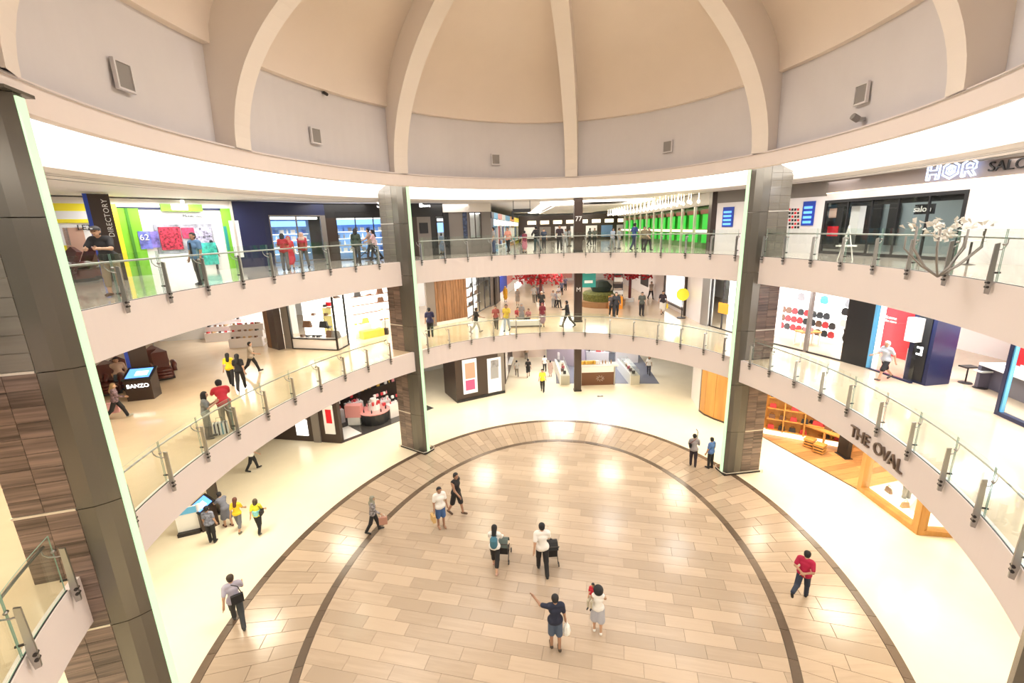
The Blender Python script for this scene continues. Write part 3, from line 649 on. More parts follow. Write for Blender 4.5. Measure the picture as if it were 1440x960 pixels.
# white shop with blue screens, then the salon
ww = Wall((11.1, 25.2), (14.17, 20.82), z); s = Shop(ww, 'white shop front with two blue menu boards behind the right far column')
s.box('wall_panel', 0, ww.L, 0, 2.5, m_stonew, -.2, 0); s.box('header', 0, ww.L, 2.5, HT, m_greyp, -.2, .02)
for r in ((1016, 291, 1031, 319), (1128, 283, 1145, 317)):
    s.px('menu_screen', r, m_blue, 0, .05)
    a0, a1, z0, z1 = ww.rect(*r)
    for q in range(4): s.box('menu_panel', a0 + .08, a1 - .08, z0 + .1 + q * (z1 - z0) * .2, z0 + (z1 - z0) * .15 + q * (z1 - z0) * .2 + .05, m_scr, .05, .06)
for r_ in range(6):
    for c_ in range(4): s.px('menu_card', (1109 + c_ * 4, 293 + r_ * 5, 1111.5 + c_ * 4, 296 + r_ * 5), m_black if (r_ + c_) % 3 else m_red, 0, .02)
wsn = Wall((14.17, 20.82), (15.3, 12.6), z); s = Shop(wsn, 'hair salon front with dark glazed window and lit geometric sign', 'salon')
L = wsn.L
a0, a1, z0, z1 = wsn.rect(1157, 262, 1355, 360); z1 = 2.32; m_mauve = mat('mauve_fascia', (.30, .25, .24), .45)
s.box('fascia_panel', 0, L, 2.62, HT, m_mauve, -.1, .0); s.box('light_line', 0, L, 2.58, 2.62, m_litw, -.02, .05); s.box('header', 0, L, 2.3, 2.58, m_stonew, -.1, 0)
s.box('wall_panel', a1, L, 0, 2.3, m_stonew, -.1, 0); s.box('wall_panel', 0, a0, 0, 2.3, m_stonew, -.1, 0)
s.glass(a0, a1, 0, 2.3, 5, m_black, t=.12); s.box('back_panel', a0 - .3, a1 + .3, 0, 2.3, mat('salon_grey', (.22, .27, .28), .4), -3.0, -2.9); s.box('dark_panel', a0 + .12, a1 - .12, 2.0, 2.2, m_black, -.3, -.2)
for r in ((1170, 290, 1193, 345), (1206, 284, 1236, 345), (1248, 286, 1262, 330)): s.px('dark_mirror', r, m_black, -2.8, -2.7, zb=.3)
s.px('portrait_poster', (1160, 290, 1182, 350), m_black, -.3, -.26, zb=.2); s.px('portrait_face', (1166, 293, 1176, 306), m_skinp, -.26, -.24); s.px('portrait_dress', (1163, 318, 1178, 332), m_red, -.26, -.24); s.px('shelf_unit', (1195, 290, 1207, 330), m_shw, -.8, -.5)
s.text('lettering', 'salon', 1297, 294, .3, m_white, -.25); s.px('sign_board', (1286, 287, 1312, 301), m_black, -.4, -.3)

aH, zH = wsn.at(1337, 239, .12); dirx = -1 if wsn.at(1370, 235)[0] < wsn.at(1300, 240)[0] else 1
m_neon = light_mat('neon_white_blue', (.55, .70, 1.0), 2.0); n_ = .21; XF = Matrix.Translation(s.off) @ wsn.M
def neon(nm, segs, cx):
    b = MB()
    for seg in segs: b.tube([XF @ Vector((aH + dirx * (cx + x), .12, zH + y)) for x, y in seg], .028, 6)
    b.build(nm, m_neon, s.root)
hx = lambda r_: [(r_ * math.sin(k * math.pi / 3), r_ * math.cos(k * math.pi / 3)) for k in range(7)]
neon('neon_letter', [[(-.2, -.25), (-.2, .25), (-.1, .25), (-.1, .05), (.1, .05), (.1, .25), (.2, .25), (.2, -.25), (.1, -.25), (.1, -.08), (-.1, -.08), (-.1, -.25), (-.2, -.25)]], -.55)
neon('neon_letter', [hx(.27), hx(.15), hx(.06)], 0)
neon('neon_letter', [[(-.2, -.25), (-.2, .15), (0, .27), (.2, .15), (.2, -.02), (.1, -.08), (.22, -.25), (.1, -.25), (-.02, -.1), (-.1, -.1), (-.1, -.25), (-.2, -.25)], [(-.08, .1), (0, .15), (.1, .1), (.1, .0), (-.08, .0), (-.08, .1)]], .55)
s.text('lettering', 'SALON', 1427, 231, .42, m_black, .06, depth=.05)
wsr = Wall((15.3, 12.6), (15.1, 6.0), z); s = Shop(wsr, 'white salon wall with a dark sign board and an orange poster', 'wall'); s.box('wall_panel', 0, wsr.L, 0, 2.58, m_stonew, -.1, 0); s.box('fascia_panel', 0, wsr.L, 2.62, HT, m_mauve, -.1, 0); s.box('light_line', 0, wsr.L, 2.58, 2.62, m_litw, -.02, .05)
s.px('sign_board', (1390, 262, 1500, 276), m_black, 0, .06); s.px('poster', (1424, 282, 1470, 318), m_yellow, 0, .04); s.px('poster_band', (1428, 279, 1470, 290), m_orange, .04, .05)
for k in range(4): lamp('shop_lamp', tuple(wsn.pt(L * (k + .5) / 4, -1.2, 2.2)), .8, 14, COOL); lamp('shop_lamp', tuple(wsn.pt(L * (k + .5) / 4, 1.2, HT - .1)), .8, 25, NEUT)

# ================================================================ middle gallery
z = Z2; HT = C2 - Z2 - .02
ws = Wall((-19.5, 24.5), (-13.75, 25.35), z); s = Shop(ws, 'open white shoe shop with tiered display tables left of the striped pier')
s.box('back_panel', -2, ws.L + .4, 0, HT, m_shw, -3.2, -3.1)
s.px('striped_pier', (372, 430, 393, 489), m_greyp, -.1, .1, zb=0, zt=HT)
for q in range(4): s.px('pier_stripe', (371.5, 436 + q * 13, 393.5, 442 + q * 13), m_shw, -.12, .12)
tiers_n = -1
def tiers(px, py, wid, lab, n=3, rz=.15):
    global tiers_n; tiers_n += 1
    x, y = G(px, py, Z2); t = empty('display_table', (x, y, Z2), rz); tag(t, lab, 'display table')
    for k in range(n): MB().box(-wid, wid, -.35 + .25 * k, .35 + .25 * k if k == n - 1 else -.1 + .25 * k, 0 if k == 0 else .02, .55 + .35 * k).build('tier', m_stonew, t)
    for k in range(n):
        for i in range(int(wid * 2 / .32)):
            P = Matrix.Translation((x, y, Z2)) @ Matrix.Rotation(rz, 4, 'Z') @ Vector((-wid + .2 + i * .32, -.24 + .25 * k, .55 + .35 * k)); good('shoe', 'shoe', P, rz + random.uniform(-.8, .8), random.choice(GOODS[:4]), '%s dark shoe from left, %s tier of the %s' % (nth(i), ORD[k], ('wide white table', 'white table by the pier', 'far white table')[tiers_n]), 'shoes on white tiered tables', 'shoe', 1.15)
tiers(318, 478, 1.0, 'white tiered shoe table in the open shop, the wider one'); tiers(350, 486, .9, 'white tiered shoe table close to the striped pier'); tiers(300, 470, .7, 'white tiered shoe table at the far side of the open shop', 2)
# rustic pier and lit window
wp = Wall((-13.75, 25.35), (-12.75, 24.55), z); s = Shop(wp, 'rustic timber pier with dark stone panel left of the lit shoe window', 'pier', 'corner_pier')
s.box('timber_panel', 0, .5, 0, HT, m_rust, -.4, 0); s.box('timber_panel', .52, wp.L, 0, HT, m_brown, -.4, -.03)
wq = Wall((-12.75, 24.55), (-9.5, 23.75), z); s = Shop(wq, 'bright shoe window with black frame and white base beside the timber pier')
L = wq.L; s.box('dark_panel', 0, .45, 0, HT, m_greyp, -.2, 0); s.frame(.45, L, 0, HT - .25, m_black, .05, w=wq); s.box('glass_pane', .5, L - .05, .62, HT - .3, m_pane, -.04, -.02); s.box('base_panel', .5, L - .05, .05, .6, m_stonew, -.5, -.03); s.box('sill_bar', .45, L, .58, .64, m_black, -.06, .02)
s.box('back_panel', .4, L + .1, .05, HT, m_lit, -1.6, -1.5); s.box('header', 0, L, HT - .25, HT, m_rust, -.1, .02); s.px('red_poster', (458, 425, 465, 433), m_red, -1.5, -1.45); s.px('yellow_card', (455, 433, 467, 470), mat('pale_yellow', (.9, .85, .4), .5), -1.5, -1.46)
shelf_goods(s, wq, .7, L - .2, (.62, 1.15), -.5, ['shoe', 'bag'], 'the bright window floor', 'shoes in the lit window', .34, 1.5, name='shoe', cat='shoe', mats=[GOODS[0], GOODS[1], GOODS[1], GOODS[5]], skip=.15)
shelf_goods(s, wq, .7, L - .2, (1.7, 2.2, 2.7), -1.3, ['shoe'], 'the bright window back wall', 'shoes on the window back wall', .7, 1.6, name='shoe', cat='shoe', mats=GOODS[:2], skip=.3, board=m_shw)
wq2 = Wall((-9.5, 23.75), (-9.3, 24.95), z); s = Shop(wq2, 'narrow side pane of the bright shoe window', 'window', 'window_return'); s.glass(0, wq2.L, 0, HT - .25, 1, m_black); s.box('header', 0, wq2.L, HT - .25, HT, m_rust, -.1, .05); s.box('base_panel', .05, wq2.L - .05, .05, .6, m_stonew, -.3, -.05)
wd = Wall((-9.3, 24.95), (-5.0, 29.55), z); s = Shop(wd, 'wide open entrance of the warm lit shoe shop behind the left far column')
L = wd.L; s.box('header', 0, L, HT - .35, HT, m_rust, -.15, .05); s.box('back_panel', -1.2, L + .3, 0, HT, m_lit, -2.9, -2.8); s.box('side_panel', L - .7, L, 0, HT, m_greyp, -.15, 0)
for a_, b_ in ((.4, 2.2), (2.9, 4.8)):
    s.box('display_counter', a_, b_, 0, .75, m_stonew, -1.9, -1.2)
    shelf_goods(s, wd, a_, b_, (.75,), -1.6, ['shoe', 'bag'], ('the far shop counter', 'the near shop counter')[a_ > 1], 'goods on the shoe shop counters', .36, 1.3, name='shoe', cat='shoe', mats=GOODS[:4] + [GOODS[9]])
shelf_goods(s, wd, -.6, L - .5, (1.2, 1.75, 2.3, 2.8), -2.6, ['bag', 'shoe'], 'the warm shop back wall', 'goods on the shoe shop back wall', .75, 1.3, name='handbag', cat='bag', mats=[GOODS[0], GOODS[1], GOODS[3], GOODS[1]], board=m_rust, skip=.35)
s.box('yellow_bench', 1.2, 2.6, 0, .45, mat('mustard_seat', (.75, .5, .08), .6), -1.0, -.5)
ob = empty('open_box_sign', (*G(543, 470, Z2), Z2)); tag(ob, 'small dark stand inside the shoe shop entrance', 'stand'); MB().box(-.15, .15, -.12, .12, 0, .4).build('body', m_dark, ob); MB().tube([(0, 0, .4), (0, 0, 1.3)], .02, 6).build('pole', m_dark, ob); MB().box(-.2, .2, -.02, .02, 1.3, 1.55).build('card', m_shw, ob)
wv = Wall((-5.0, 29.55), (-3.1, 31.2), z); s = Shop(wv, 'tall panel of rough brown timber planks on the middle gallery')
n = 12
for k in range(n): s.box('plank', wv.L * k / n + .008, wv.L * (k + 1) / n - .008, .25, HT, m_rust, -.1, random.uniform(0, .05))
s.box('base_panel', 0, wv.L, 0, .25, m_stonew, -.1, .02)
wx = Wall((-3.1, 31.2), (-1.1, 38.9), z); s = Shop(wx, 'glazed shop with goods on lit shelves along the middle corridor'); s.glass(0, wx.L * .72, .1, HT - .2, 4, m_dark); s.box('back_panel', 0, wx.L * .72, 0, HT, m_lit, -1.3, -1.2); s.box('header', 0, wx.L, HT - .2, HT, m_shw); s.box('end_panel', wx.L * .72, wx.L, 0, HT - .2, m_greyp, -.1, .05)
shelf_goods(s, wx, .3, wx.L * .68, (.5, 1.2, 1.9), -.9, ['bag', 'shoe'], 'the corridor window shelves', 'goods in the corridor window', .5, 1.2, mats=GOODS[:2], board=m_shw)
wy = Wall((-1.1, 38.9), (1.3, 54), z); s = Shop(wy, 'white shop front with blue poster at the left of the middle corridor'); s.box('wall_panel', 0, wy.L, 0, HT, m_shw, -.2, 0); s.px('dark_opening', (696, 388, 703, 420), m_black, 0, .03, zb=0); s.px('blue_poster', (703, 386, 713, 408), m_blue, 0, .05); s.px('pink_poster', (713, 386, 721, 398), m_pink, 0, .05); s.px('light_panel', (724, 388, 750, 402), m_lit, 0, .04)
we2 = Wall((1.3, 54), (16.5, 54), z); s = Shop(we2, 'pale end wall of the middle corridor with lit panels'); s.box('wall_panel', 0, 15, 0, HT, m_stonew, -.2, 0)
for k in range(7): s.box('window_panel', .5 + k * 2.1, 1.9 + k * 2.1, .3, 2.1, random.choice([m_lit, m_greyp, m_shw, m_pink]), 0, .05)
# red paper flower canopies hanging in the middle corridor
m_redc = mat('red_paper', (.36, .006, .012), .8)
def canopy(px, py, rad, lab):
    x, y = G(px, py, Z2); b = MB()
    for k in range(260):
        a = random.uniform(0, 6.283); r_ = rad * math.sqrt(random.random()); c = Vector((x + r_ * math.cos(a), y + r_ * math.sin(a), Z2 + 1.95 + .65 * random.random())); q = .16
        v = [c + Vector((random.uniform(-q, q), random.uniform(-q, q), random.uniform(-q, q))) for _ in range(4)]; b.add(v, [(0, 1, 2), (0, 2, 3), (0, 3, 1), (1, 3, 2)])
    r0 = empty('paper_flower_canopy', (x, y, Z2 + 2.2)); tag(r0, lab, 'canopy')
    o = b.build('paper_petals', m_redc, r0, loc=(-x, -y, -(Z2 + 2.2))); o['kind'] = 'stuff'
    MB().lathe([(rad * .3, .15), (rad * .32, .22)], 20).build('hoop', m_dark, r0)
    t = empty('red_tree_trunk', (x + rad * .1, y, Z2)); tag(t, 'slender dark red trunk under the ' + lab.split(',')[0], 'trunk'); MB().tube([(0, 0, 0), (0, 0, 2.4)], .12, 8).build('trunk', mat('dark_red_bark', (.12, .02, .02), .6), t); MB().lathe([(.35, 0), (.35, .3)], 12).build('planter', m_white, t)
canopy(757, 431, 2.1, 'red paper blossom canopy left of the slim column'); canopy(882, 424, 1.9, 'red paper blossom canopy right of the slim column')
# teal banner
tb = empty('banner', (*G(827, 440, Z2), Z2)); tag(tb, 'teal hanging banner with white print beside the slim column', 'banner'); MB().box(-.52, .52, -.02, .02, 1.9, HT - .08).build('cloth', m_teal, tb); MB().box(-.3, .3, -.03, -.02, 2.2, 2.4).box(-.25, .25, -.03, -.02, 2.9, 3.05).build('print', m_white, tb); MB().tube([(-.55, 0, HT - .06), (.55, 0, HT - .06)], .03, 6).tube([(-.4, 0, HT - .06), (-.4, 0, HT + .02)], .02, 5).tube([(.4, 0, HT - .06), (.4, 0, HT + .02)], .02, 5).build('rod', m_dark, tb)
# seating island with plants and an orange counter
isl = empty('seating_island', (*G(845, 428, Z2), Z2)); tag(isl, 'curved brown seating island with hedge and orange counter in the middle corridor', 'seating')
MB().lathe([(1.9, 0), (1.95, .42)], 20).build('seat_base', mat('timber_seat', (.30, .16, .07), .5), isl); MB().lathe([(1.45, .42), (1.5, .95), (1.3, 1.1)], 20).build('hedge', mat('hedge_green', (.13, .14, .03), .8, var=.5, scale=9), isl); MB().box(.2, 1.2, -2.3, -1.8, 0, .95).build('counter', m_orange, isl); MB().lathe([(.7, 1.1), (.9, 1.5), (.5, 1.9), (.1, 2.0)], 12).build('dark_bush', mat('bush_dark', (.03, .045, .035), .9), isl)
stp = empty('folding_ladder_rack', (*G(868, 430, Z2), Z2)); tag(stp, 'white stepped display rack with dark rungs right of the seating island', 'rack')
for k in range(5): MB().box(-.4 + .03 * k, .4 - .03 * k, -.25, .25, .45 + .5 * k, .75 + .5 * k).build('tray', m_white if k % 2 else m_dark, stp)
MB().tube([(-.42, 0, 0), (-.3, 0, 3.0)], .03, 6).tube([(.42, 0, 0), (.3, 0, 3.0)], .03, 6).build('upright', m_dark, stp)
# middle corridor, right side and round to the lingerie shop
wz = Wall((12.0, 27.9), (12.55, 53), z); s = Shop(wz, 'pale shop fronts along the right of the middle corridor'); s.box('wall_panel', 0, wz.L, 0, HT, m_stonew, -.2, 0); s.box('dark_window', 12, 14.5, .8, 2.6, m_black, 0, .04); s.box('lit_window', 3, 7, .5, 2.6, m_lit, 0, .03); s.box('mullion', 2.6, 2.9, 0, HT, m_brown, 0, .12); s.box('mullion', 7.2, 7.4, 0, HT, m_brown, 0, .1); s.box('sill_bar', 2.6, 7.4, .3, .42, m_brown, 0, .1)
ys = empty('round_sign', (*G(958, 447, Z2), Z2)); tag(ys, 'round yellow sign on a stand by the grey pier of the middle gallery', 'sign'); MB().tube([(0, 0, .06), (0, 0, 1.2)], .03, 6).build('pole', m_dark, ys); MB().lathe([(.3, 0), (.28, .06)], 12).build('base', m_dark, ys); o = MB().lathe([(.42, -.03), (.42, .03)], 16).build('disc', m_yellow, ys); o.rotation_euler = (R(80), 0, 0); o.location = (0, 0, 1.6)
wn = Wall((12.05, 27.8), (13.15, 23.5), z); s = Shop(wn, 'grey framed glass shop with an orange sale card left of the right far column')
L = wn.L; s.box('pier_panel', 0, .7, 0, HT, m_steel, -.2, .15); s.glass(.7, L * .62, 0, HT - .3, 2, m_dark); s.box('header', 0, L, HT - .3, HT, m_greyp, -.1, .05); s.box('pier_panel', L * .62, L, 0, HT - .3, m_greyp, -.1, .05); s.box('back_panel', .4, L, 0, HT, m_lit, -1.6, -1.5); s.px('sale_card', (1010, 426, 1024, 441), m_orange, .02, .05)
wl = Wall((13.1, 23.6), (14.75, 19.2), z); s = Shop(wl, 'lingerie shop front with wide panes and black edge frame')
L = wl.L; s.frame(0, L, 0, HT - .15, m_dark, .07); s.box('header', 0, L, HT - .15, HT, m_dark)
am = wl.at(1137, 450)[0]; s.box('mullion', am - .06, am + .08, 0, HT - .15, m_greyp, -.15, .03)
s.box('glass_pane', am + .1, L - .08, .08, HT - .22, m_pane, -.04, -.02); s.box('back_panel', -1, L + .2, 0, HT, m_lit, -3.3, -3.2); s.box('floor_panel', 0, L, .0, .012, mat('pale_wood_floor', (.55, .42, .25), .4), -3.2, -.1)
shelf_goods(s, wl, -.4, am - .2, (.35, .8, 1.25), -2.3, ['top'], 'the low garment racks', 'garments on the low racks', .34, .85, name='garment', cat='garment', mats=[GOODS[0], GOODS[0], GOODS[1], GOODS[2]], board=m_shw, skip=.05)
shelf_goods(s, wl, 0, L, (1.9, 2.5), -3.0, ['top'], 'the lingerie back wall', 'garments on the back wall', .42, 1.05, name='garment', cat='garment', mats=[GOODS[0], GOODS[5], GOODS[7], GOODS[5]], skip=.2)
shelf_goods(s, wl, am + .3, L - .3, (1.2, 1.75), -1.6, ['top'], 'the right pane racks', 'garments behind the right pane', .45, .9, name='garment', cat='garment', mats=[GOODS[0], GOODS[5], GOODS[4]], skip=.2)
def mannequin(loc, lab, m, h=1.1):
    t = empty('mannequin', loc); tag(t, lab, 'mannequin'); MB().lathe([(.16, 0), (.14, .03), (.02, .05), (.02, h - .55)], 12).build('stand', m_rail, t, True); MB().lathe([(.13, h - .6), (.17, h - .45), (.12, h - .2), (.17, h - .02), (.16, h + .05), (.05, h + .10), (.05, h + .2)], 12).build('torso', m, t, True); MB().lathe([(.145, h - .6), (.185, h - .45), (.135, h - .2), (.18, h - .04)], 12).build('dress', GOODS[0], t, True)
mannequin(tuple(wl.pt(am + 1.2, -1.0, 0)), 'headless torso in black behind the right pane of the lingerie shop', m_white, 1.3)
tbl = empty('display_table', tuple(wl.pt(am - .8, -1.2, 0))); tag(tbl, 'low white table with pink goods in the lingerie shop', 'table'); MB().box(-.5, .5, -.3, .3, .7, .76).build('table_top', m_oak, tbl)
for sx in (-.45, .45):
    for sy in (-.25, .25): MB().box(sx - .03, sx + .03, sy - .03, sy + .03, 0, .7).build('leg', m_white, tbl)
MB().box(-.2, .15, -.15, .1, .76, .95).build('pink_stack', GOODS[6], tbl)
wbp = Wall((14.75, 19.2), (15.05, 18.2), z); s = Shop(wbp, 'wide black pier between the lingerie shop and the red shop', 'pier', 'corner_pier'); s.box('wall_panel', 0, wbp.L, 0, HT, m_black, -.3, .02)
# red shop
wrd = Wall((15.05, 18.2), (15.2, 16.2), z); s = Shop(wrd, 'glass shop front with a red wall inside behind the man in a hat')
s.box('glass_pane', .03, wrd.L, .06, HT, m_pane, -.04, -.02); s.box('floor_bar', 0, wrd.L, 0, .06, m_navy, -.1, .02); s.box('edge_bar', 0, .12, 0, HT, m_sky, -.1, .02)
s.px('white_panel', (1212, 430, 1237, 520), m_lit, -2.0, -1.9, zb=0, zt=HT); s.px('red_panel', (1233, 430, 1300, 520), m_red, -2.6, -2.5, zb=0, zt=HT)
s.text('lettering', 'welcome', 1250, 446, .22, m_white, -2.48); s.text('lettering', 'to the store', 1250, 451, .16, m_white, -2.48)
s.box('white_counter', 1.0, 1.7, 0, 1.1, m_stonew, -1.5, -.7)
kb = empty('service_pier', (*G(1300, 541, Z2), Z2), R(8)); tag(kb, 'navy box shaped pier with a small white symbol by the red shop', 'pier')
MB().box(-.1, .95, -.1, .75, 0, HT).build('body', m_navy, kb); MB().box(-.13, -.1, .05, .55, .1, HT - .3).build('edge_panel', m_black, kb)
MB().box(-.14, -.13, .2, .42, 1.35, 1.42).box(-.14, -.13, .2, .27, 1.1, 1.42).box(-.14, -.13, .2, .42, 1.1, 1.16).build('white_symbol', m_sign, kb)
MB().box(-.45, -.12, .3, .7, 1.6, 2.5).build('screen_frame', m_shw, kb)
wre = Wall((15.9, 16.0), (15.4, 13.3), z); s = Shop(wre, 'open entrance of the red shop with white desk wall'); s.box('header', 0, wre.L, HT - .1, HT, m_shw, -.1, 0)
s.box('red_panel', -2, wre.L + 3, 0, 1.55, m_red, -3.9, -3.8); s.box('white_ledge', -2, wre.L + 3, 1.55, 1.75, m_lit, -3.9, -3.6); s.box('mural', -2, wre.L + 3, 1.75, HT, mat('pale_blue_mural', (.55, .75, .80), .5, var=.5, scale=.8), -3.9, -3.8)
dk = empty('reception_desk', tuple(wre.pt(1.6, -1.7, 0)), math.atan2(wre.u.y, wre.u.x)); tag(dk, 'long reception desk, white top over grey sides, in the red shop', 'desk')
MB().box(-1.5, 1.6, -.45, .45, .86, .95).build('desk_top', m_shw, dk); MB().box(-1.5, -1.35, -.45, .45, 0, .86).box(1.45, 1.6, -.45, .45, 0, .86).box(-1.35, 1.45, -.1, 0, 0, .86).build('side_panel', mat('grey_violet', (.13, .12, .16), .3), dk)
lap = empty('laptop', tuple(wre.pt(1.5, -1.7, .95)), math.atan2(wre.u.y, wre.u.x)); tag(lap, 'white laptop standing open on the long reception desk', 'laptop'); MB().box(-.2, .2, -.13, .13, 0, .02).build('keyboard', m_white, lap); MB().box(-.2, .2, -.15, -.13, .02, .28).build('screen', m_white, lap)
def stool(loc, lab, col, h=.62, grp=None):
    t = empty('bar_stool', loc); tag(t, lab, 'stool', grp); MB().lathe([(.22, 0), (.2, .03), (.03, .05)], 14).build('base', m_dark, t, True); MB().tube([(0, 0, .04), (0, 0, h)], .025, 8).build('pole', m_dark, t); MB().box(-.24, .24, -.16, .16, h, h + .05).build('seat', col, t)
stool((*G(1378, 545, Z2), Z2), 'white topped stool in front of the long desk', m_white); stool((*G(1357, 538, Z2), Z2), 'dark stool at the near end of the long desk', m_dark); stool((*G(1400, 540, Z2), Z2), 'dark stool by the frame of the blue edged window', m_dark)
wbf = Wall((15.4, 13.3), (14.7, 9.2), z); s = Shop(wbf, 'blue edged glass shop front at the right edge of the middle gallery'); s.frame(0, wbf.L, 0, HT, m_navy, .12, -.15, .03); s.box('edge_strip', .12, .17, .1, HT, m_sky, -.1, .0); s.box('glass_pane', .2, wbf.L - .1, .12, HT - .12, m_pane, -.04, -.02); s.box('back_panel', 0, wbf.L, 0, HT, m_lit, -2.0, -1.9)

# ================================================================ ground floor
z = 0.; HT = C1 - .02
w0 = Wall((-18.5, 26.0), (-10.25, 24.35), z); s = Shop(w0, 'dark brown cosmetics shop wall with a red framed poster under the gallery')
L = w0.L; s.box('wall_panel', 0, L, 0, HT, m_brown, -.3, 0); s.px('lit_poster', (455, 570, 469, 610), m_poster, 0, .05); s.px('red_disc', (458, 576, 466, 595), m_red, .05, .06); s.px('lit_window', (416, 590, 432, 612), m_lit, 0, .04); s.px('pilaster', (437, 560, 447, 620), m_greyp, 0, .08, zb=0)
w1 = Wall((-10.25, 24.35), (-5.6, 29.4), z)
s = Shop(w1, 'open cosmetics shop with dark floor and white displays behind the left far column'); L = w1.L
s.box('floor_panel', 0, L, 0, .012, m_dfl, -4.5, 0); s.box('header', 0, L, 3.2, HT, m_black, -.2, 0)
bk = s.box('back_panel', 0, L, 0, HT, m_brown, -4.6, -4.5)
for a_, d_ in ((.6, -3.0), (2.2, -3.4), (3.6, -2.2), (3.9, -1.1), (5.3, -1.4)):
    s.box('display_unit', a_, a_ + 1.1, 0, .9, m_stonew, d_ - .3, d_ + .3)
    shelf_goods(s, w1, a_, a_ + 1.1, (.9, 1.25), d_, ['bottle', 'carton'], {.6: 'the first', 2.2: 'the second', 3.6: 'the third', 3.9: 'the fourth', 5.3: 'the fifth'}[a_] + ' white cosmetics unit', 'cosmetics on white displays', .16, .9, mats=[GOODS[0], GOODS[2], GOODS[4], GOODS[6]])
s.box('white_floor_print', .2, 1.5, .012, .014, m_shw, -2.0, -.3)
shelf_goods(s, w1, .3, L - .3, (1.2, 1.7, 2.2), -4.2, ['bottle', 'carton'], 'the dark cosmetics shelves', 'cosmetics on back shelves', .3, 1.1, mats=[GOODS[2], GOODS[4], GOODS[6], GOODS[9]], board=m_dark)
rc = empty('round_counter', (*G(528, 592, 0), 0)); tag(rc, 'round cosmetics counter with pink rim and stacked goods', 'counter'); MB().lathe([(.85, 0), (.9, .75)], 20).build('drum_base', m_black, rc); MB().lathe([(.95, .75), (1.0, .82), (.6, .86)], 20).build('rim', m_pink, rc); MB().lathe([(.4, .84), (.38, 1.2), (.2, 1.22), (.2, 1.6)], 14).build('tier', m_stonew, rc)
for k in range(22):
    a = k * .8; r_ = .75 if k < 12 else .33; good('bottle', random.choice(['bottle', 'carton']), (rc.location.x + r_ * math.cos(a), rc.location.y + r_ * math.sin(a), .86 if k < 12 else 1.22), a, random.choice([GOODS[2], GOODS[6], GOODS[4], GOODS[0]]), '%s small cosmetic round the %s of the round counter' % (nth(k if k < 12 else k - 12), 'rim' if k < 12 else 'upper tier'), 'cosmetics on the round counter', 'cosmetic', 1.0)
pb = empty('pink_display_stand', (*G(500, 596, 0), 0)); tag(pb, 'coral pink display stand beside the round counter', 'stand'); MB().box(-.5, .5, -.25, .25, .55, 1.35).build('panel', m_pink, pb); MB().box(-.4, .4, -.2, .2, 0, .55).build('base', m_white, pb)
w2 = Wall((-5.6, 29.4), (-.65, 32.05), z); s = Shop(w2, 'dark brown shop box with two tall lit portrait posters'); L = w2.L
a0 = w2.at(640, 520)[0]; s.box('wall_panel', a0, L, 0, HT, m_brown, -2.5, 0); s.box('base_bar', a0, L, 0, .2, m_black, 0, .06)
for r, lab in (((651, 505, 671, 553), 'lit poster of a woman with a pink flower'), ((686, 503, 705, 551), 'lit grey poster of a woman in white')):
    s.px('poster', r, light_mat('poster_glow', (.62, .60, .62), .45), 0, .06, label=lab)
s.px('poster_face', (654, 510, 668, 532), mat('lit_skin', (.50, .27, .20), emit=.12), .06, .07); s.px('poster_flower', (655, 534, 668, 548), mat('lit_pink', (.75, .08, .20), emit=.15), .06, .07); s.px('poster_hair', (690, 506, 701, 516), m_pgrey, .06, .07); s.px('poster_face', (690, 516, 701, 532), mat('lit_grey', (.3, .3, .32), emit=.1), .06, .07)
s.box('corner_panel', L - .5, L + .02, 0, HT, m_greyp, -.6, .02)
w3 = Wall((-.3, 33.2), (3.3, 33.7), z)
mir = Shop(Wall((-.6, 34.0), (0.0, 40.), z), 'dark and mirrored wall at the start of the ground corridor'); mir.box('wall_panel', 0, 6, 0, HT, m_brown, -.2, 0); mir.box('mirror_panel', .3, 1.6, .3, 2.8, m_stonew, 0, .04); mir.box('shelf', 1.9, 4, 1, 1.1, m_shw, 0, .3)
lp = Shop(Wall((3.2, 40.5), (6.2, 37.2), z), 'tall lilac panel leaning behind the shoppers in the ground corridor', 'panel', 'lilac_panel'); lp.box('panel', 0, lp.w.L, 0, 4.3, m_lilac, -.2, 0); lp.box('edge', -.04, .02, 0, 4.3, m_rail, -.22, .02)
pkw = Shop(Wall((0, 41.5), (3.2, 41.5), z), 'pinkish curved wall at the end of the ground corridor', 'wall', 'corridor_wall'); pkw.box('panel', 0, 3.2, 0, HT, mat('blush_wall', (.72, .58, .50), .5), -.3, 0)
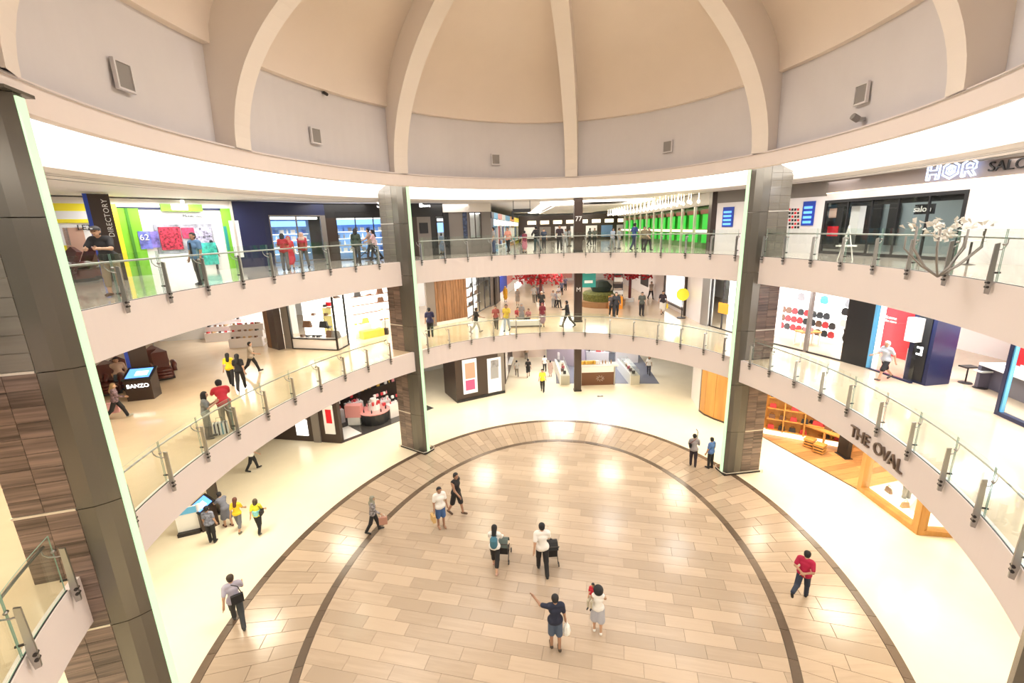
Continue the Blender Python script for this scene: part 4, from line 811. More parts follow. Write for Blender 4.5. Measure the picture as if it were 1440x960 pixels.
# food hall: grey floor, counters, kiosk
fh = Shop(Wall((5.0, 33.6), (10.6, 33.1), z), 'food hall with grey floor and bright counters at the far side of the ground floor', 'food hall', 'food_hall')
fh.box('floor_panel', -1.6, 6.4, 0, .012, mat('blue_grey_floor', (.20, .21, .26), .15), -9, 0); fh.box('back_panel', -2, 7, 0, HT, m_shw, -9.3, -9.0)
for a_ in (-1.4, 1.2, 3.8): fh.box('counter_unit', a_, a_ + 2.0, 0, 1.0, m_stonew, -6.2, -5.6); fh.box('menu_board', a_, a_ + 2, 2.2, 2.9, random.choice([m_black, m_lit, m_greyp]), -6.3, -6.2)
shelf_goods(fh, fh.w, -1.2, 5.8, (1.0,), -5.9, ['carton', 'bottle', 'bag'], 'the food counters', 'items on the food counters', .4, 1.3, mats=GOODS)
for side, (px, py, lab) in enumerate(((795, 541, 'low white glass show case at the left side of the food hall'), (893, 541, 'low white glass show case at the right side of the food hall'))):
    x, y = G(px, py, 0); t = empty('show_case', (x, y, 0)); tag(t, lab, 'show case'); MB().box(-.35, .35, 0, 4.2, 0, .75).build('base', mat('beige_case', (.5, .48, .4), .4), t); MB().box(-.33, .33, .05, 4.15, .75, 1.2).build('glass_top', m_pane, t); MB().box(-.42, -.35, 0, 4.2, 0, .9).build('side_panel', m_white, t)
    for k in range(6): good('carton', 'carton', (x + random.uniform(-.15, .15), y + .5 + k * .65, .76), .4 * k, GOODS[k], '%s box from the front inside the %s food hall show case' % (nth(k), ('left', 'right')[side]), 'boxes in the show cases', 'box', 1.2)
x, y = G(840, 541, 0); ki = empty('food_kiosk', (x, y, 0)); tag(ki, 'brown fronted food kiosk with orange goods behind the slim ground column', 'kiosk')
MB().box(-1.25, 1.25, -.05, .6, .0, 1.05).build('front_panel', mat('kiosk_brown', (.16, .07, .035), .5), ki); MB().box(-1.25, 1.25, -.02, .5, 1.05, 1.45).build('glass_guard', m_pane, ki); MB().box(-1.6, 1.6, -.1, .8, 1.5, 1.6).build('counter_top', m_stonew, ki); MB().box(-1.35, -1.25, -.1, .6, 0, 1.5).box(1.25, 1.35, -.1, .6, 0, 1.5).build('side_post', m_steel, ki); MB().box(-1.25, 1.25, -.07, -.05, 1.05, 1.5).build('white_band', m_shw, ki)
k_ = MB()
for i in range(9): a = i * .7; k_.tube([(.2 + .15 * math.cos(a), -.07, .55 + .1 * math.sin(a)), (.2 + .32 * math.cos(a + .5), -.07, .55 + .25 * math.sin(a + .5))], .015, 4)
k_.build('scroll_emblem', m_rail, ki)
for k in range(12): good('bottle', 'carton' if k < 7 else 'bottle', (x - 1.3 + k * .22, y + .4, 1.6), k, GOODS[9] if k < 6 else random.choice(GOODS[3:5]), '%s item from left on the food kiosk top' % nth(k), 'items on the food kiosk', 'item', 1.3)
# wooden curved wall and the leather shop on the right
for p0, p1, lab in (((12.6, 29.9), (12.2, 27.5), 'pale narrow wall return beside the oak wall'),):
    s = Shop(Wall(p0, p1, z), lab, 'wall', 'wall_return'); s.box('panel', 0, s.w.L, 0, HT, m_stonew, -.3, 0); s.box('edge', s.w.L - .12, s.w.L, 0, HT, m_greyp, -.1, .03)
wo = [(12.2, 27.5), (12.25, 26.9), (12.55, 26.2), (13.0, 25.5), (13.55, 24.9), (14.1, 24.4)]
ok = Shop(Wall(wo[0], wo[-1], z), 'curved oak panelled wall on the ground floor left of the right far column', 'wall', 'oak_wall')
for i in range(len(wo) - 1):
    q = Wall(wo[i], wo[i + 1], z); ok.box('panel', .01, q.L - .01, .1, HT, m_oak, -.2, 0, w=q); ok.box('skirting', 0, q.L, 0, .1, m_brown, -.2, .02, w=q)
wf = Wall((14.1, 24.2), (15.6, 18.2), z); s = Shop(wf, 'leather goods shop with oak floor and shelves on the ground floor right')
L = wf.L; n = 16
for k in range(n):
    for q in range(3): s.box('plank', L * k / n + .005, L * (k + 1) / n - .005, 0, .014, m_woodfl, -1.8 * (q + 1) - .3 * (k % 2) + .005, min(0, -1.8 * q - .3 * (k % 2) if q else 0))
s.box('floor_edge', 0, L, 0, .02, m_brown, -.02, .03); s.box('back_panel', 0, L + .2, 0, HT, m_oak, -5.6, -5.5); s.box('side_panel', -.15, 0, 0, HT, m_oak, -5.5, 0)
ws_ = Wall((14.15, 24.0), (16.8, 25.2), z)
ca = Shop(Wall(tuple(wf.pt(.1, -.4, 0))[:2], tuple(wf.pt(3.0, -3.2, 0))[:2], z), 'tall oak shelf wall holding red and black bags behind the right far column', 'shelving', 'bag_shelving')
L2_ = ca.w.L; ca.box('back_panel', 0, L2_, 0, 3.3, m_oak, -.4, -.35); ca.box('plinth', 0, L2_, 0, .2, m_litw, -.35, .1)
for k in range(5): ca.box('upright', L2_ * k / 4 - .03, L2_ * k / 4 + .03, 0, 3.3, m_oak, -.35, .05)
shelf_goods(ca, ca.w, .15, L2_ - .15, (.3, .95, 1.6, 2.25), -.15, ['bag'], 'the tall oak shelving', 'bags on the oak shelf wall', .5, 1.0, name='handbag', cat='bag', mats=[GOODS[2], GOODS[0], GOODS[2], GOODS[1], GOODS[0]], board=m_oak, bd=.4)
# bench table with bags and two cube stools
x, y = G(1162, 626, 0); bt = empty('display_table', (x, y, 0), R(-62)); tag(bt, 'open framed oak table carrying bags in the leather goods shop', 'table')
MB().box(-1.1, 1.1, -.4, .4, .84, .9).build('table_top', m_oak, bt)
for sx in (-1.05, 1.05, 0):
    for sy in (-.36, .36): MB().box(sx - .04, sx + .04, sy - .04, sy + .04, 0, .84).build('leg', m_oak, bt)
for k in range(5): P = bt.matrix_basis @ Vector((-.9 + .42 * k, .05, .9)); good('handbag', 'bag', P, R(-62), GOODS[(0, 2, 1, 0, 1)[k]], ['black', 'red', 'brown', 'second black', 'second brown'][k] + ' handbag standing on the open oak table', None, 'bag', 1.0)
for px, py, lab in ((1138, 628, 'slatted oak cube stool at the far end of the oak table'), (1152, 636, 'slatted oak cube stool next to the near table leg')):
    t = empty('cube_stool', (*G(px, py, 0), 0), R(-55)); tag(t, lab, 'stool')
    for k in range(3): MB().box(-.24, .24, -.24, .24, .06 + .16 * k, .14 + .16 * k).build('slat', m_oak, t)
    MB().box(-.2, .2, -.2, .2, 0, .42).build('core', m_brown, t); MB().box(-.24, .24, -.24, .24, .46, .5).build('seat', m_litw if 0 else m_oak, t)
bc = empty('standing_screen', (*G(1186, 641, 0), 0)); tag(bc, 'narrow black standing panel at the edge of the leather goods shop', 'panel'); MB().box(-.1, .1, -.35, .35, 0, 1.5).build('panel', m_black, bc); MB().box(-.2, .2, -.4, .4, 0, .04).build('base', m_dark, bc)
# glass show window with oak frame
wh = Wall((15.6, 18.2), (15.56, 15.05), z); s = Shop(wh, 'oak framed show window with a trouser display under the metal lettering'); L = wh.L
s.frame(0, L, 0, HT, m_oak, .22, -.35, .02); s.box('glass_pane', .2, L - .2, .22, HT - .2, m_pane, -.1, -.08); s.box('floor_panel', .2, L - .2, 0, .2, m_litw, -2.2, -.3); s.box('back_panel', 0, L, 0, HT, m_shw, -4.2, -4.1)
wh2 = Wall((15.56, 15.05), (17.2, 14.75), z); s = Shop(wh2, 'oak framed return of the show window near the gallery edge', 'window', 'window_return'); s.frame(0, wh2.L, 0, HT, m_oak, .2, -.35, .02); s.box('glass_pane', .2, wh2.L - .2, .2, HT - .2, m_pane, -.1, -.08)
mp = empty('trouser_mannequin', tuple(wh.pt(1.15, -1.2, .2))); tag(mp, 'pair of dark trousers standing on display in the oak show window', 'mannequin')
MB().tube([(-.1, 0, .08), (-.1, 0, .5), (-.09, 0, .95)], [.075, .09, .11], 10).build('leg', GOODS[5], mp, True); MB().tube([(.1, 0, .08), (.1, 0, .5), (.09, 0, .95)], [.075, .09, .11], 10).build('leg', GOODS[5], mp, True); MB().box(-.2, .2, -.1, .1, .9, 1.08).build('waist', GOODS[0], mp); MB().box(-.3, .3, -.2, .2, 0, .08).build('foot_plate', m_shw, mp)
cr_ = empty('paper_cone', tuple(wh.pt(1.9, -1.0, .2))); tag(cr_, 'white folded paper cone beside the trousers in the show window', 'decoration'); MB().lathe([(.3, 0), (.02, .7)], 4).build('cone', m_shw, cr_)
for k, (a_, m, lab) in enumerate(((1.7, GOODS[3], 'tan bag lying by the white cone in the show window'), (2.2, GOODS[1], 'brown bag beside the show window corner'), (2.6, GOODS[3], 'tan bag at the end of the show window'), (.6, GOODS[1], 'brown bag behind the oak post of the show window'))): good('handbag', 'bag', tuple(wh.pt(a_, -.7 - .2 * (k % 2), .2)), .5 * k, m, lab, None, 'bag', 1.0)
# shop lamps
for (x, y, zz, p, c) in ((16.5, 22, C1, 160, WARM), (17.2, 19.5, C1, 120, WARM), (17.2, 16.5, C1, 130, WARM), (-9.5, 28, C1, 60, NEUT), (-6.5, 30, C1, 50, NEUT), (8, 37, C1, 180, COOL), (-11.5, 25, C2, 70, WARM), (-8.8, 27, C2, 110, WARM), (-17, 27, C2, 130, NEUT), (15.5, 22, C2, 120, COOL), (17, 19, C2, 90, COOL), (17.5, 15, C2, 160, COOL), (16.6, 11.3, C2, 80, COOL), (-2.7, 35.5, C2, 60, NEUT)):
    lamp('shop_lamp', (x, y, zz - .05), 1.6, p, c)
# ---- metal lettering on the gallery edge
ov = empty('gallery_lettering', (*E(A2 - .1, R(-82)), 5.1)); tag(ov, 'raised brown metal letters reading THE OVAL on the gallery edge', 'lettering')
m_let = mat('bronze_letters', (.20, .15, .12), .35, .7)
lets = 'THE OVAL'; pxs = [(1218, 625), (1229, 636), (1241, 650), None, (1258, 655), (1268, 668), (1277, 678), (1285, 690)]
n_ = 0; tpos = -80.7
for ch in lets:
    if ch == ' ': tpos -= .95; continue
    t = R(tpos); x, y = E(A2 - .035, t); nx, ny = norm(A2, t); nx, ny = -nx, -ny
    ux, uy = -ny, nx            # reading direction
    M = Matrix(((ux, 0, nx, x - ov.location.x), (uy, 0, ny, y - ov.location.y), (0, 1, 0, 5.20 - 5.1), (0, 0, 0, 1)))
    text('letter', ch, m_let, M, .55, .06, ov); tpos -= 1.45 if ch != 'O' else 1.6

# ================================================================ people
def seg(P, a, b, ra, rb, sq=(1, 1, 1)):
    q = np.array(sq); a = np.array(a) / q; b = np.array(b) / q; p = P / q; ab = b - a; L = float(ab @ ab) + 1e-9
    t = np.clip(((p - a) @ ab) / L, 0, 1)
    return (np.linalg.norm(p - a - t[..., None] * ab, axis=-1) - (ra + (rb - ra) * t)) * min(sq)
def smin(a, b, k):
    h = np.clip(.5 + .5 * (b - a) / k, 0, 1); return b * (1 - h) + a * h - k * h * (1 - h)
def nets(prims, h, cut=None, k=.03):
    """one closed surface around blended tapered capsules (surface nets)"""
    A = np.array([p[0] for p in prims] + [p[1] for p in prims]); m = max(max(p[2], p[3]) for p in prims) * 1.3 + 2.5 * h
    lo = A.min(0) - m; n = np.ceil((A.max(0) + m - lo) / h).astype(int) + 1
    ax = [lo[i] + h * np.arange(n[i]) for i in range(3)]
    P = np.stack(np.meshgrid(*ax, indexing='ij'), -1); D = np.full(P.shape[:3], 1e3)
    for p in prims:
        r_ = max(p[2], p[3]) * 1.35 + 3 * h + k; pl = np.minimum(p[0], p[1]) - r_; ph = np.maximum(p[0], p[1]) + r_
        i0 = np.maximum(0, ((pl - lo) / h).astype(int)); i1 = np.minimum(n, ((ph - lo) / h).astype(int) + 2)
        sl = tuple(slice(i0[i], i1[i]) for i in range(3)); D[sl] = smin(seg(P[sl], *p), D[sl], k)
    if cut is not None: D = np.maximum(D, cut(P))
    D[0] = D[-1] = 1; D[:, 0] = D[:, -1] = 1; D[:, :, 0] = D[:, :, -1] = 1
    S = D < 0; c = np.zeros(tuple(n - 1), int)
    for dx in (0, 1):
        for dy in (0, 1):
            for dz in (0, 1): c += S[dx:n[0] - 1 + dx, dy:n[1] - 1 + dy, dz:n[2] - 1 + dz]
    act = (c > 0) & (c < 8); idx = -np.ones(act.shape, int); I = np.argwhere(act); idx[act] = np.arange(len(I))
    V = np.zeros((len(I), 3)); W_ = np.zeros(len(I)); offs = [(a, b, c_) for a in (0, 1) for b in (0, 1) for c_ in (0, 1)]
    for e0 in offs:
        for d in range(3):
            if e0[d]: continue
            e1 = list(e0); e1[d] = 1
            d0 = D[I[:, 0] + e0[0], I[:, 1] + e0[1], I[:, 2] + e0[2]]; d1 = D[I[:, 0] + e1[0], I[:, 1] + e1[1], I[:, 2] + e1[2]]
            m_ = (d0 < 0) != (d1 < 0); t = np.where(m_, d0 / np.where(m_, d0 - d1, 1), 0); q = np.array(e0, float)[None].repeat(len(I), 0); q[:, d] += t
            V += q * m_[:, None]; W_ += m_
    V = lo + h * (I + V / W_[:, None]); F_ = []
    for d in range(3):
        u, v = (d + 1) % 3, (d + 2) % 3; s0 = [slice(None)] * 3; s1 = [slice(None)] * 3; s0[d] = slice(0, -1); s1[d] = slice(1, None)
        X = S[tuple(s0)] != S[tuple(s1)]; E_ = np.argwhere(X); E_ = E_[(E_[:, u] > 0) & (E_[:, v] > 0) & (E_[:, u] < n[u] - 1) & (E_[:, v] < n[v] - 1)]
        q = []
        for du, dv in ((1, 1), (0, 1), (0, 0), (1, 0)):
            c_ = E_.copy(); c_[:, u] -= du; c_[:, v] -= dv; q.append(idx[c_[:, 0], c_[:, 1], c_[:, 2]])
        q = np.stack(q, 1); fl = S[E_[:, 0], E_[:, 1], E_[:, 2]]; q[~fl] = q[~fl][:, ::-1]; F_.append(q[(q >= 0).all(1)])
    return V, np.concatenate(F_)
def rotx(v, a, c=(0, 0, 0)):
    v = np.array(v, float) - c; ca, sa = math.cos(a), math.sin(a); return np.array([v[0], v[1] * ca - v[2] * sa, v[1] * sa + v[2] * ca]) + c
POSES = {  # hipL kneeL hipR kneeR | lean | armL (flex, abduct, elbow, inward) armR | head pitch
    'stand': (2, 2, -2, 3, 0, (5, 9, 12, .05), (0, 9, 15, .05), 0), 'rest': (6, 6, -6, 4, 3, (18, 10, 70, .5), (18, 10, 75, .5), 15),
    'walk': (16, 5, -14, 16, 3, (-22, 8, 14, .0), (24, 8, 30, .05), 0), 'walk2': (-14, 18, 16, 5, 3, (24, 8, 28, .05), (-22, 8, 14, .0), 0),
    'stride': (24, 8, -22, 22, 5, (-30, 10, 20, 0), (30, 10, 45, .1), 0), 'phone': (3, 3, -3, 3, 4, (25, 8, 95, .45), (25, 8, 95, .45), 25),
    'back': (-30, 60, 12, 4, 2, (-28, 12, 35, .85), (-28, 12, 35, .85), 5), 'push': (18, 8, -16, 18, 6, (38, 8, 25, .1), (38, 8, 25, .1), 5),
    'point': (4, 4, -4, 6, 0, (62, 42, 58, -.35), (0, 10, 10, 0), 0), 'carry': (4, 4, -4, 4, -3, (35, 14, 95, .5), (35, 14, 95, .5), -2),
    'rail': (-4, 4, 10, 10, 24, (38, 14, 55, .75), (38, 14, 55, .75), 22), 'kiosk': (8, 6, -6, 4, 28, (45, 10, 40, .2), (40, 10, 45, .2), 20),
    'sit': (88, 88, 84, 86, -8, (20, 8, 55, .3), (20, 8, 55, .3), 5), 'recline': (72, 62, 70, 60, -32, (15, 12, 50, .3), (15, 12, 50, .3), 20),
    'bend': (10, 4, -4, 4, 38, (50, 8, 50, .3), (45, 8, 55, .3), 18), 'hip': (8, 6, -14, 20, 6, (-10, 40, 75, .7), (30, 12, 60, .3), 5), 'knee': (60, 110, 10, 95, 10, (30, 10, 60, .3), (30, 10, 60, .3), 15)}
def joints(pose, fem=False):
    hl, kl, hr, kr, lean, aL, aR, hp = POSES[pose]; J = {}; sw = .165 if fem else .19
    for s, h_, k_, n in ((-1, hl, kl, 'L'), (1, hr, kr, 'R')):
        hip = np.array([.09 * s, 0, .0]); a = R(h_); kn = hip + .44 * np.array([.02 * s, math.sin(a), -math.cos(a)]); b = R(h_ - k_); an = kn + .41 * np.array([0, math.sin(b), -math.cos(b)])
        c = R(max(-75, min(35, (h_ - k_) * .9))); f = np.array([.02 * s, math.cos(c), math.sin(c)])
        J['hip' + n], J['knee' + n], J['ank' + n], J['toe' + n] = hip, kn, an, an + f * .17 + np.array([0, 0, -.045]); J['heel' + n] = an + np.array([0, -.03, -.04])
    dz = min(J[q + n][2] for q in ('toe', 'heel') for n in 'LR') - .035
    for k_ in J: J[k_] = J[k_] - np.array([0, 0, dz])
    base = np.array([0, 0, -dz]); a = -R(lean); rr = lambda v: rotx(np.array(v, float) + base, a, base)
    J['pel'] = base; J['waist'] = rr((0, .0, .15)); J['chest'] = rr((0, .005, .34)); J['neck'] = rr((0, -.01, .52)); hb = rr((0, .0, .60)); J['head'] = hb + np.array([0, .025 + .05 * math.sin(R(hp)), .055]); J['hp'] = R(hp)
    for s, A_, n in ((-1, aL, 'L'), (1, aR, 'R')):
        sh = rr((sw * s, -.01, .455)); fl, ab, el = R(A_[0]), R(A_[1]), R(A_[2]); u = np.array([s * math.sin(ab), math.sin(fl) * math.cos(ab), -math.cos(fl) * math.cos(ab)])
        elb = sh + .27 * u; w = np.array([s * (math.sin(ab) * math.cos(el) - A_[3]), math.sin(fl + el), -math.cos(fl + el)]); 
        if pose == 'back': w = np.array([-s * .8, -.25, -.45])
        w = w / np.linalg.norm(w); J['sh' + n], J['elb' + n], J['wr' + n] = sh, elb, elb + .24 * w; J['hd' + n] = elb + .32 * w; J['fd' + n] = w
    return J
def cmat(c, r_=.75): return mat('cloth_%02d_%02d_%02d' % tuple(int(q * 99) for q in c), c, r_)
def skinm(c): return mat('skin_%02d' % int(c[0] * 99), c, .55)
SK = (.50, .30, .20); SKD = (.36, .20, .13); HAIRC = (.015, .012, .012)
BCACHE = {}
def person(px, py, zf, hpy, head, pose, lab, top=(.5, .5, .5), bot=(.03, .03, .04), shoe=(.03, .03, .03), hair='short', hc=HAIRC, skin=SK, sleeve='short', legs='long', fem=False, hs=None, h=None, grp=None, shirt2=None, hx=None, scale=None):
    X, Y = G(px, py, zf); d = ray(hx or px, hpy); t = math.hypot(X, Y) / math.hypot(d.x, d.y); H_ = HC + d.z * t - zf
    tot = {'sit': 1.30, 'recline': 1.2, 'rail': 1.60, 'kiosk': 1.6, 'bend': 1.52, 'knee': 1.2}.get(pose, 1.70); sc = scale or max(.78, min(1.24, H_ / tot))
    dist = math.hypot(X, Y); vx = h or (.02 if dist < 22 else .028 if dist < 30 else .036)
    key = (pose, fem, hair, sleeve, legs, vx)
    if key not in BCACHE:
        J = joints(pose, fem); pr = []; f = .92 if fem else 1.
        body = []; topp = []; bott = []; shoes = []; hairp = []
        body += [(J['pel'] + (-.05, 0, .02), J['pel'] + (.05, 0, .02), .115 * f, .115 * f), (J['pel'], J['waist'], .12 * f, .105 * f), (J['waist'] + (-.035, 0, 0), J['waist'] + (.035, 0, 0), .09, .09), (J['waist'], J['chest'], .11 * f, .12 * f), (J['chest'] + (-.065 * f, 0, 0), J['chest'] + (.065 * f, 0, 0), .105 * f, .105 * f), (J['shL'] * .75 + J['neck'] * .25, J['shR'] * .75 + J['neck'] * .25, .07 * f, .07 * f), (J['neck'], J['head'], .055, .05)]
        hd = J['head']; body += [(hd + (0, -.01, .03), hd + (0, .012, -.045), .092, .062), (hd + (0, .088, -.005), hd + (0, .108, -.022), .012, .016), (hd + (-.085, 0, -.02), hd + (-.085, 0, .01), .016, .018), (hd + (.085, 0, -.02), hd + (.085, 0, .01), .016, .018)]
        for n in 'LR':
            th = [(J['hip' + n], J['knee' + n], .092 * f, .062), (J['knee' + n], J['ank' + n], .058, .040)]; body += th + [(J['heel' + n], J['toe' + n], .036, .032)]
            arm = [(J['sh' + n], J['elb' + n], .056 * f, .042 * f)]; fore = [(J['elb' + n], J['wr' + n], .041 * f, .029)]
            body += arm + fore + [(J['wr' + n], J['hd' + n], .03, .036, (1, 1, 1))]
            g = .014
            topp += [(a, b, ra + g, rb + g + .008) for a, b, ra, rb in arm] if sleeve != 'none' else []
            if sleeve == 'short': a, b, ra, rb = topp.pop(); topp.append((a, a + (b - a) * .72, ra, rb))
            if sleeve == 'long': topp += [(a, b, ra + g, rb + g) for a, b, ra, rb in fore]
            if legs in ('long', 'jeans', 'wide'): w_ = .03 if legs == 'wide' else .012; bott += [(th[0][0], th[0][1], th[0][2] + .012, th[0][3] + .016 + w_ * .5), (th[1][0], th[1][1], .074, .052 + w_)]
            elif legs == 'crop': bott += [(th[0][0], th[0][1], th[0][2] + .014, th[0][3] + .018), (th[1][0], th[1][0] + (th[1][1] - th[1][0]) * .55, .076, .07)]
            elif legs == 'shorts': bott += [(th[0][0], th[0][1], th[0][2] + .014, th[0][3] + .035)]
            elif legs in ('skirt', 'dress'): bott += [(th[0][0], th[0][1], .115, .135)] + ([(J['kneeL'] * .5 + J['kneeR'] * .5, J['kneeL'] * .5 + J['kneeR'] * .5 + np.array([0, 0, -.12]), .15, .17)] if legs == 'dress' else [])
            shoes += [(J['heel' + n] + (0, -.01, 0), J['toe' + n], .046, .040)]
        topp += [(a, b, ra + .016, rb + .016) for a, b, ra, rb in body[1:6]] + [(J['pel'] + (-.075, 0, .01), J['pel'] + (.075, 0, .01), .140 * f, .140 * f), (J['pel'] + (0, 0, .02), J['waist'], .145 * f, .12 * f)]
        bott += [(J['pel'] + (-.05, 0, .0), J['pel'] + (.05, 0, .0), .127 * f, .127 * f)]
        hk = .12
        if hair == 'bald': hairp = None; cut = None
        cut = (lambda P, hd=hd: np.minimum(P[..., 1] - (hd[1] + .052), (hd[2] + .055) - P[..., 2]) if False else np.where(P[..., 2] > hd[2] + .065, -1., P[..., 1] - (hd[1] + .035)))
        hairp = [(hd + (0, -.018, .045), hd + (0, -.03, -.0), .100, .092)]
        if hair == 'long': hairp += [(hd + (0, -.05, 0), J['chest'] * .6 + J['neck'] * .4 + np.array([0, -.10, 0]), .088, .075)]
        if hair == 'bob': hairp += [(hd + (0, -.03, 0), hd + (0, -.045, -.09), .105, .10)]
        if hair == 'afro': hairp = [(hd + (0, -.04, .04), hd + (0, -.05, .02), .155, .15)]
        if hair == 'hijab': hairp = [(hd + (0, -.015, .035), hd + (0, -.02, -.03), .108, .105), (hd + (0, -.02, -.05), J['neck'] + (0, -.01, -.03), .10, .135), (J['neck'] + (-.07, 0, -.06), J['neck'] + (.07, 0, -.06), .11, .11)]; cut = lambda P, hd=hd: np.where((P[..., 2] > hd[2] + .06) | (P[..., 2] < hd[2] - .085), -1., P[..., 1] - (hd[1] + .045))
        out = []
        for nm, pl, ct, kk in (('body', body, None, .03), ('shirt', topp, None, .03), ('trousers' if legs not in ('skirt', 'dress') else 'skirt', bott, None, .025), ('shoes', shoes, None, .01), ('hair' if hair != 'hijab' else 'headscarf', hairp, cut, .03)):
            pl = [(np.array(p[0], float), np.array(p[1], float), *p[2:]) for p in pl]; V, F_ = nets(pl, vx if nm not in ('shoes',) else vx * .9, ct, kk); V = V.tolist(); F_ = F_.tolist()
            if nm == 'body':   # fingers and thumb leave the palm
                b = MB(); b.v = V; b.f = [tuple(q) for q in F_]; b.mi = [0] * len(F_)
                for n in 'LR':
                    w = Vector(J['fd' + n]); p = Vector(J['hd' + n]); sd = w.cross(Vector((1, 0, 0))).normalized() if abs(w.x) < .9 else Vector((0, 1, 0)); cu_ = w.cross(sd).normalized() * (1 if n == 'L' else -1)
                    for k in range(4):
                        o = sd * (-.027 + .018 * k); l_ = (.062, .074, .07, .055)[k]; b.tube([p + o + w * .01, p + o * 1.1 + w * (.012 + l_ * .55) + cu_ * .006, p + o * 1.15 + w * (.01 + l_ * .95) + cu_ * .024], [.0095, .009, .007], 5)
                    b.tube([Vector(J['wr' + n]) * .4 + p * .6 - sd * .028, p - sd * .052 + cu_ * .01, p - sd * .056 + w * .035 + cu_ * .02], [.011, .010, .008], 5)
                V, F_ = b.v, b.f
            me = bpy.data.meshes.new(nm); me.from_pydata(V, [], F_); me.polygons.foreach_set('use_smooth', [True] * len(me.polygons)); me.materials.append(m_white); out.append((nm, me))
        eb = MB()
        for sx in (-.033, .033): eb.lathe([(.004, -.008), (.010, 0), (.004, .008)], 6, tuple(hd + (sx, .085, .012)))
        eb.box(-.022, .022, .078, .088, -.062, -.056, 0, Matrix.Translation(Vector(hd))); out.append(('face_features', eb.me('face_features', m_black)))
        BCACHE[key] = (out, J)
    out, J = BCACHE[key]
    root = empty('person', (X, Y, zf), R(head)); root.scale = (sc, sc, sc); tag(root, lab, 'person', grp)
    ms = {'body': skinm(skin), 'shirt': cmat(top) if isinstance(top, tuple) else top, 'trousers': cmat(bot), 'skirt': cmat(bot), 'shoes': cmat(shoe, .5), 'hair': cmat(hc, .6), 'headscarf': cmat(hc), 'face_features': m_black}
    for nm, me in out:
        if nm == 'shoes' and shoe is None: continue
        if nm == 'hair' and hair == 'bald': continue
        o = obj(nm, me, root); o.material_slots[0].link = 'OBJECT'; o.material_slots[0].material = ms[nm]
    return root, J, sc
def held(root, J, sc, at, off, name, b, m, lab, cat, extra=(), par=True):
    """a thing carried by a person: top-level, placed at a joint"""
    M = Matrix.Translation(root.location) @ Matrix.Rotation(root.rotation_euler.z, 4, 'Z') @ Matrix.Scale(sc, 4); P = M @ (Vector(J[at]) + Vector(off))
    r_ = empty(name, P, root.rotation_euler.z); tag(r_, lab, cat); b.build('bag_body' if 'bag' in name or 'pack' in name else 'body', m, r_)
    for nm, bb, mm in extra: bb.build(nm, mm, r_)
    return r_
def paperbag(w=.16, h=.32, d=.06): return MB().box(-d, d, -w, w, -h - .12, -.12)
def handles(w=.1): return MB().tube([(0, -w, -.13), (0, -w * .6, 0), (0, w * .6, 0), (0, w, -.13)], .006, 4)
m_flor = mat('floral_cloth', (.30, .28, .30), .8, var=.95, scale=14); m_flor2 = mat('floral_pink_cloth', (.20, .13, .15), .8, var=.95, scale=12); m_patt = mat('patterned_grey_cloth', (.22, .24, .32), .8, var=.6, scale=16)
BLK = (.015, .015, .018); WHT = (.82, .81, .80); GRY = (.30, .31, .33); NVY = (.015, .025, .07); RED = (.55, .02, .04); YEL = (.85, .60, .03); TAU = (.20, .17, .14)
g0 = 0.
# ground floor
p = person(527, 748, 0, 697, -80, 'walk', 'person in a grey headscarf and long floral top walking with a brown paper bag', m_flor, BLK, hair='hijab', hc=(.25, .25, .20), sleeve='long', fem=True); held(*p, 'hdR', (.02, .05, 0), 'paper_bag', paperbag(), cmat((.45, .24, .18)), 'pinkish brown paper bag carried by the person in the grey headscarf', 'bag', (('handle', handles(), m_white),))
p = person(621, 741, 0, 685, -150, 'stand', 'person in white T-shirt and blue shorts holding a tan paper bag', WHT, (.05, .12, .30), SKD, skin=SKD, legs='shorts'); held(*p, 'hdR', (.06, 0, 0), 'paper_bag', paperbag(.17, .3), cmat((.58, .38, .16)), 'tan paper bag hanging beside the person in blue shorts', 'bag', (('handle', handles(), cmat((.3, .2, .1))),))
person(643, 723, 0, 666, -120, 'walk', 'person in black sleeveless shirt and black shorts walking on the marble floor', BLK, BLK, (.10, .06, .04), skin=SKD, sleeve='none', legs='shorts', hx=632)
p = person(697, 800, 0, 740, -8, 'push', 'person with long black hair and blue backpack pushing a stroller', WHT, BLK, (.5, .3, .25), hair='long', legs='crop', sleeve='long', fem=True, hx=699); held(*p, 'chest', (0, -.18, -.08), 'backpack', MB().lathe([(.10, -.2), (.14, -.1), (.14, .12), (.08, .22)], 10), cmat((.05, .17, .25)), 'dusty blue backpack on the person pushing the grey hooded stroller', 'backpack', (('strap', MB().tube([(-.09, .06, .2), (-.1, .2, .26), (-.1, .25, .1)], .012, 4).tube([(.09, .06, .2), (.1, .2, .26), (.1, .25, .1)], .012, 4), cmat((.05, .17, .25))),))
p = person(763, 805, 0, 737.5, 4, 'walk', 'person in white shirt and black trousers pushing a dark stroller', WHT, BLK, BLK)
p = person(781, 911, 0, 838, 5, 'point', 'person in navy T-shirt and denim shorts pointing with a raised left arm', (.012, .018, .045), (.07, .10, .16), (.05, .03, .02), skin=SKD, legs='shorts'); held(*p, 'hdR', (.03, .0, .02), 'plastic_bag', MB().lathe([(.02, -.08), (.09, -.2), (.12, -.38), (.10, -.48), (.03, -.5)], 8), cmat((.85, .85, .83)), 'white plastic bag hanging from the hand of the pointing person', 'bag', (('handle', handles(.04), cmat((.85, .85, .83))),))
p = person(840, 888, 0, 826, -8, 'carry', 'person with bushy black hair, white top and grey skirt carrying a child', WHT, (.42, .43, .50), (.85, .83, .80), hair='afro', legs='skirt', sleeve='none', fem=True, hx=848)
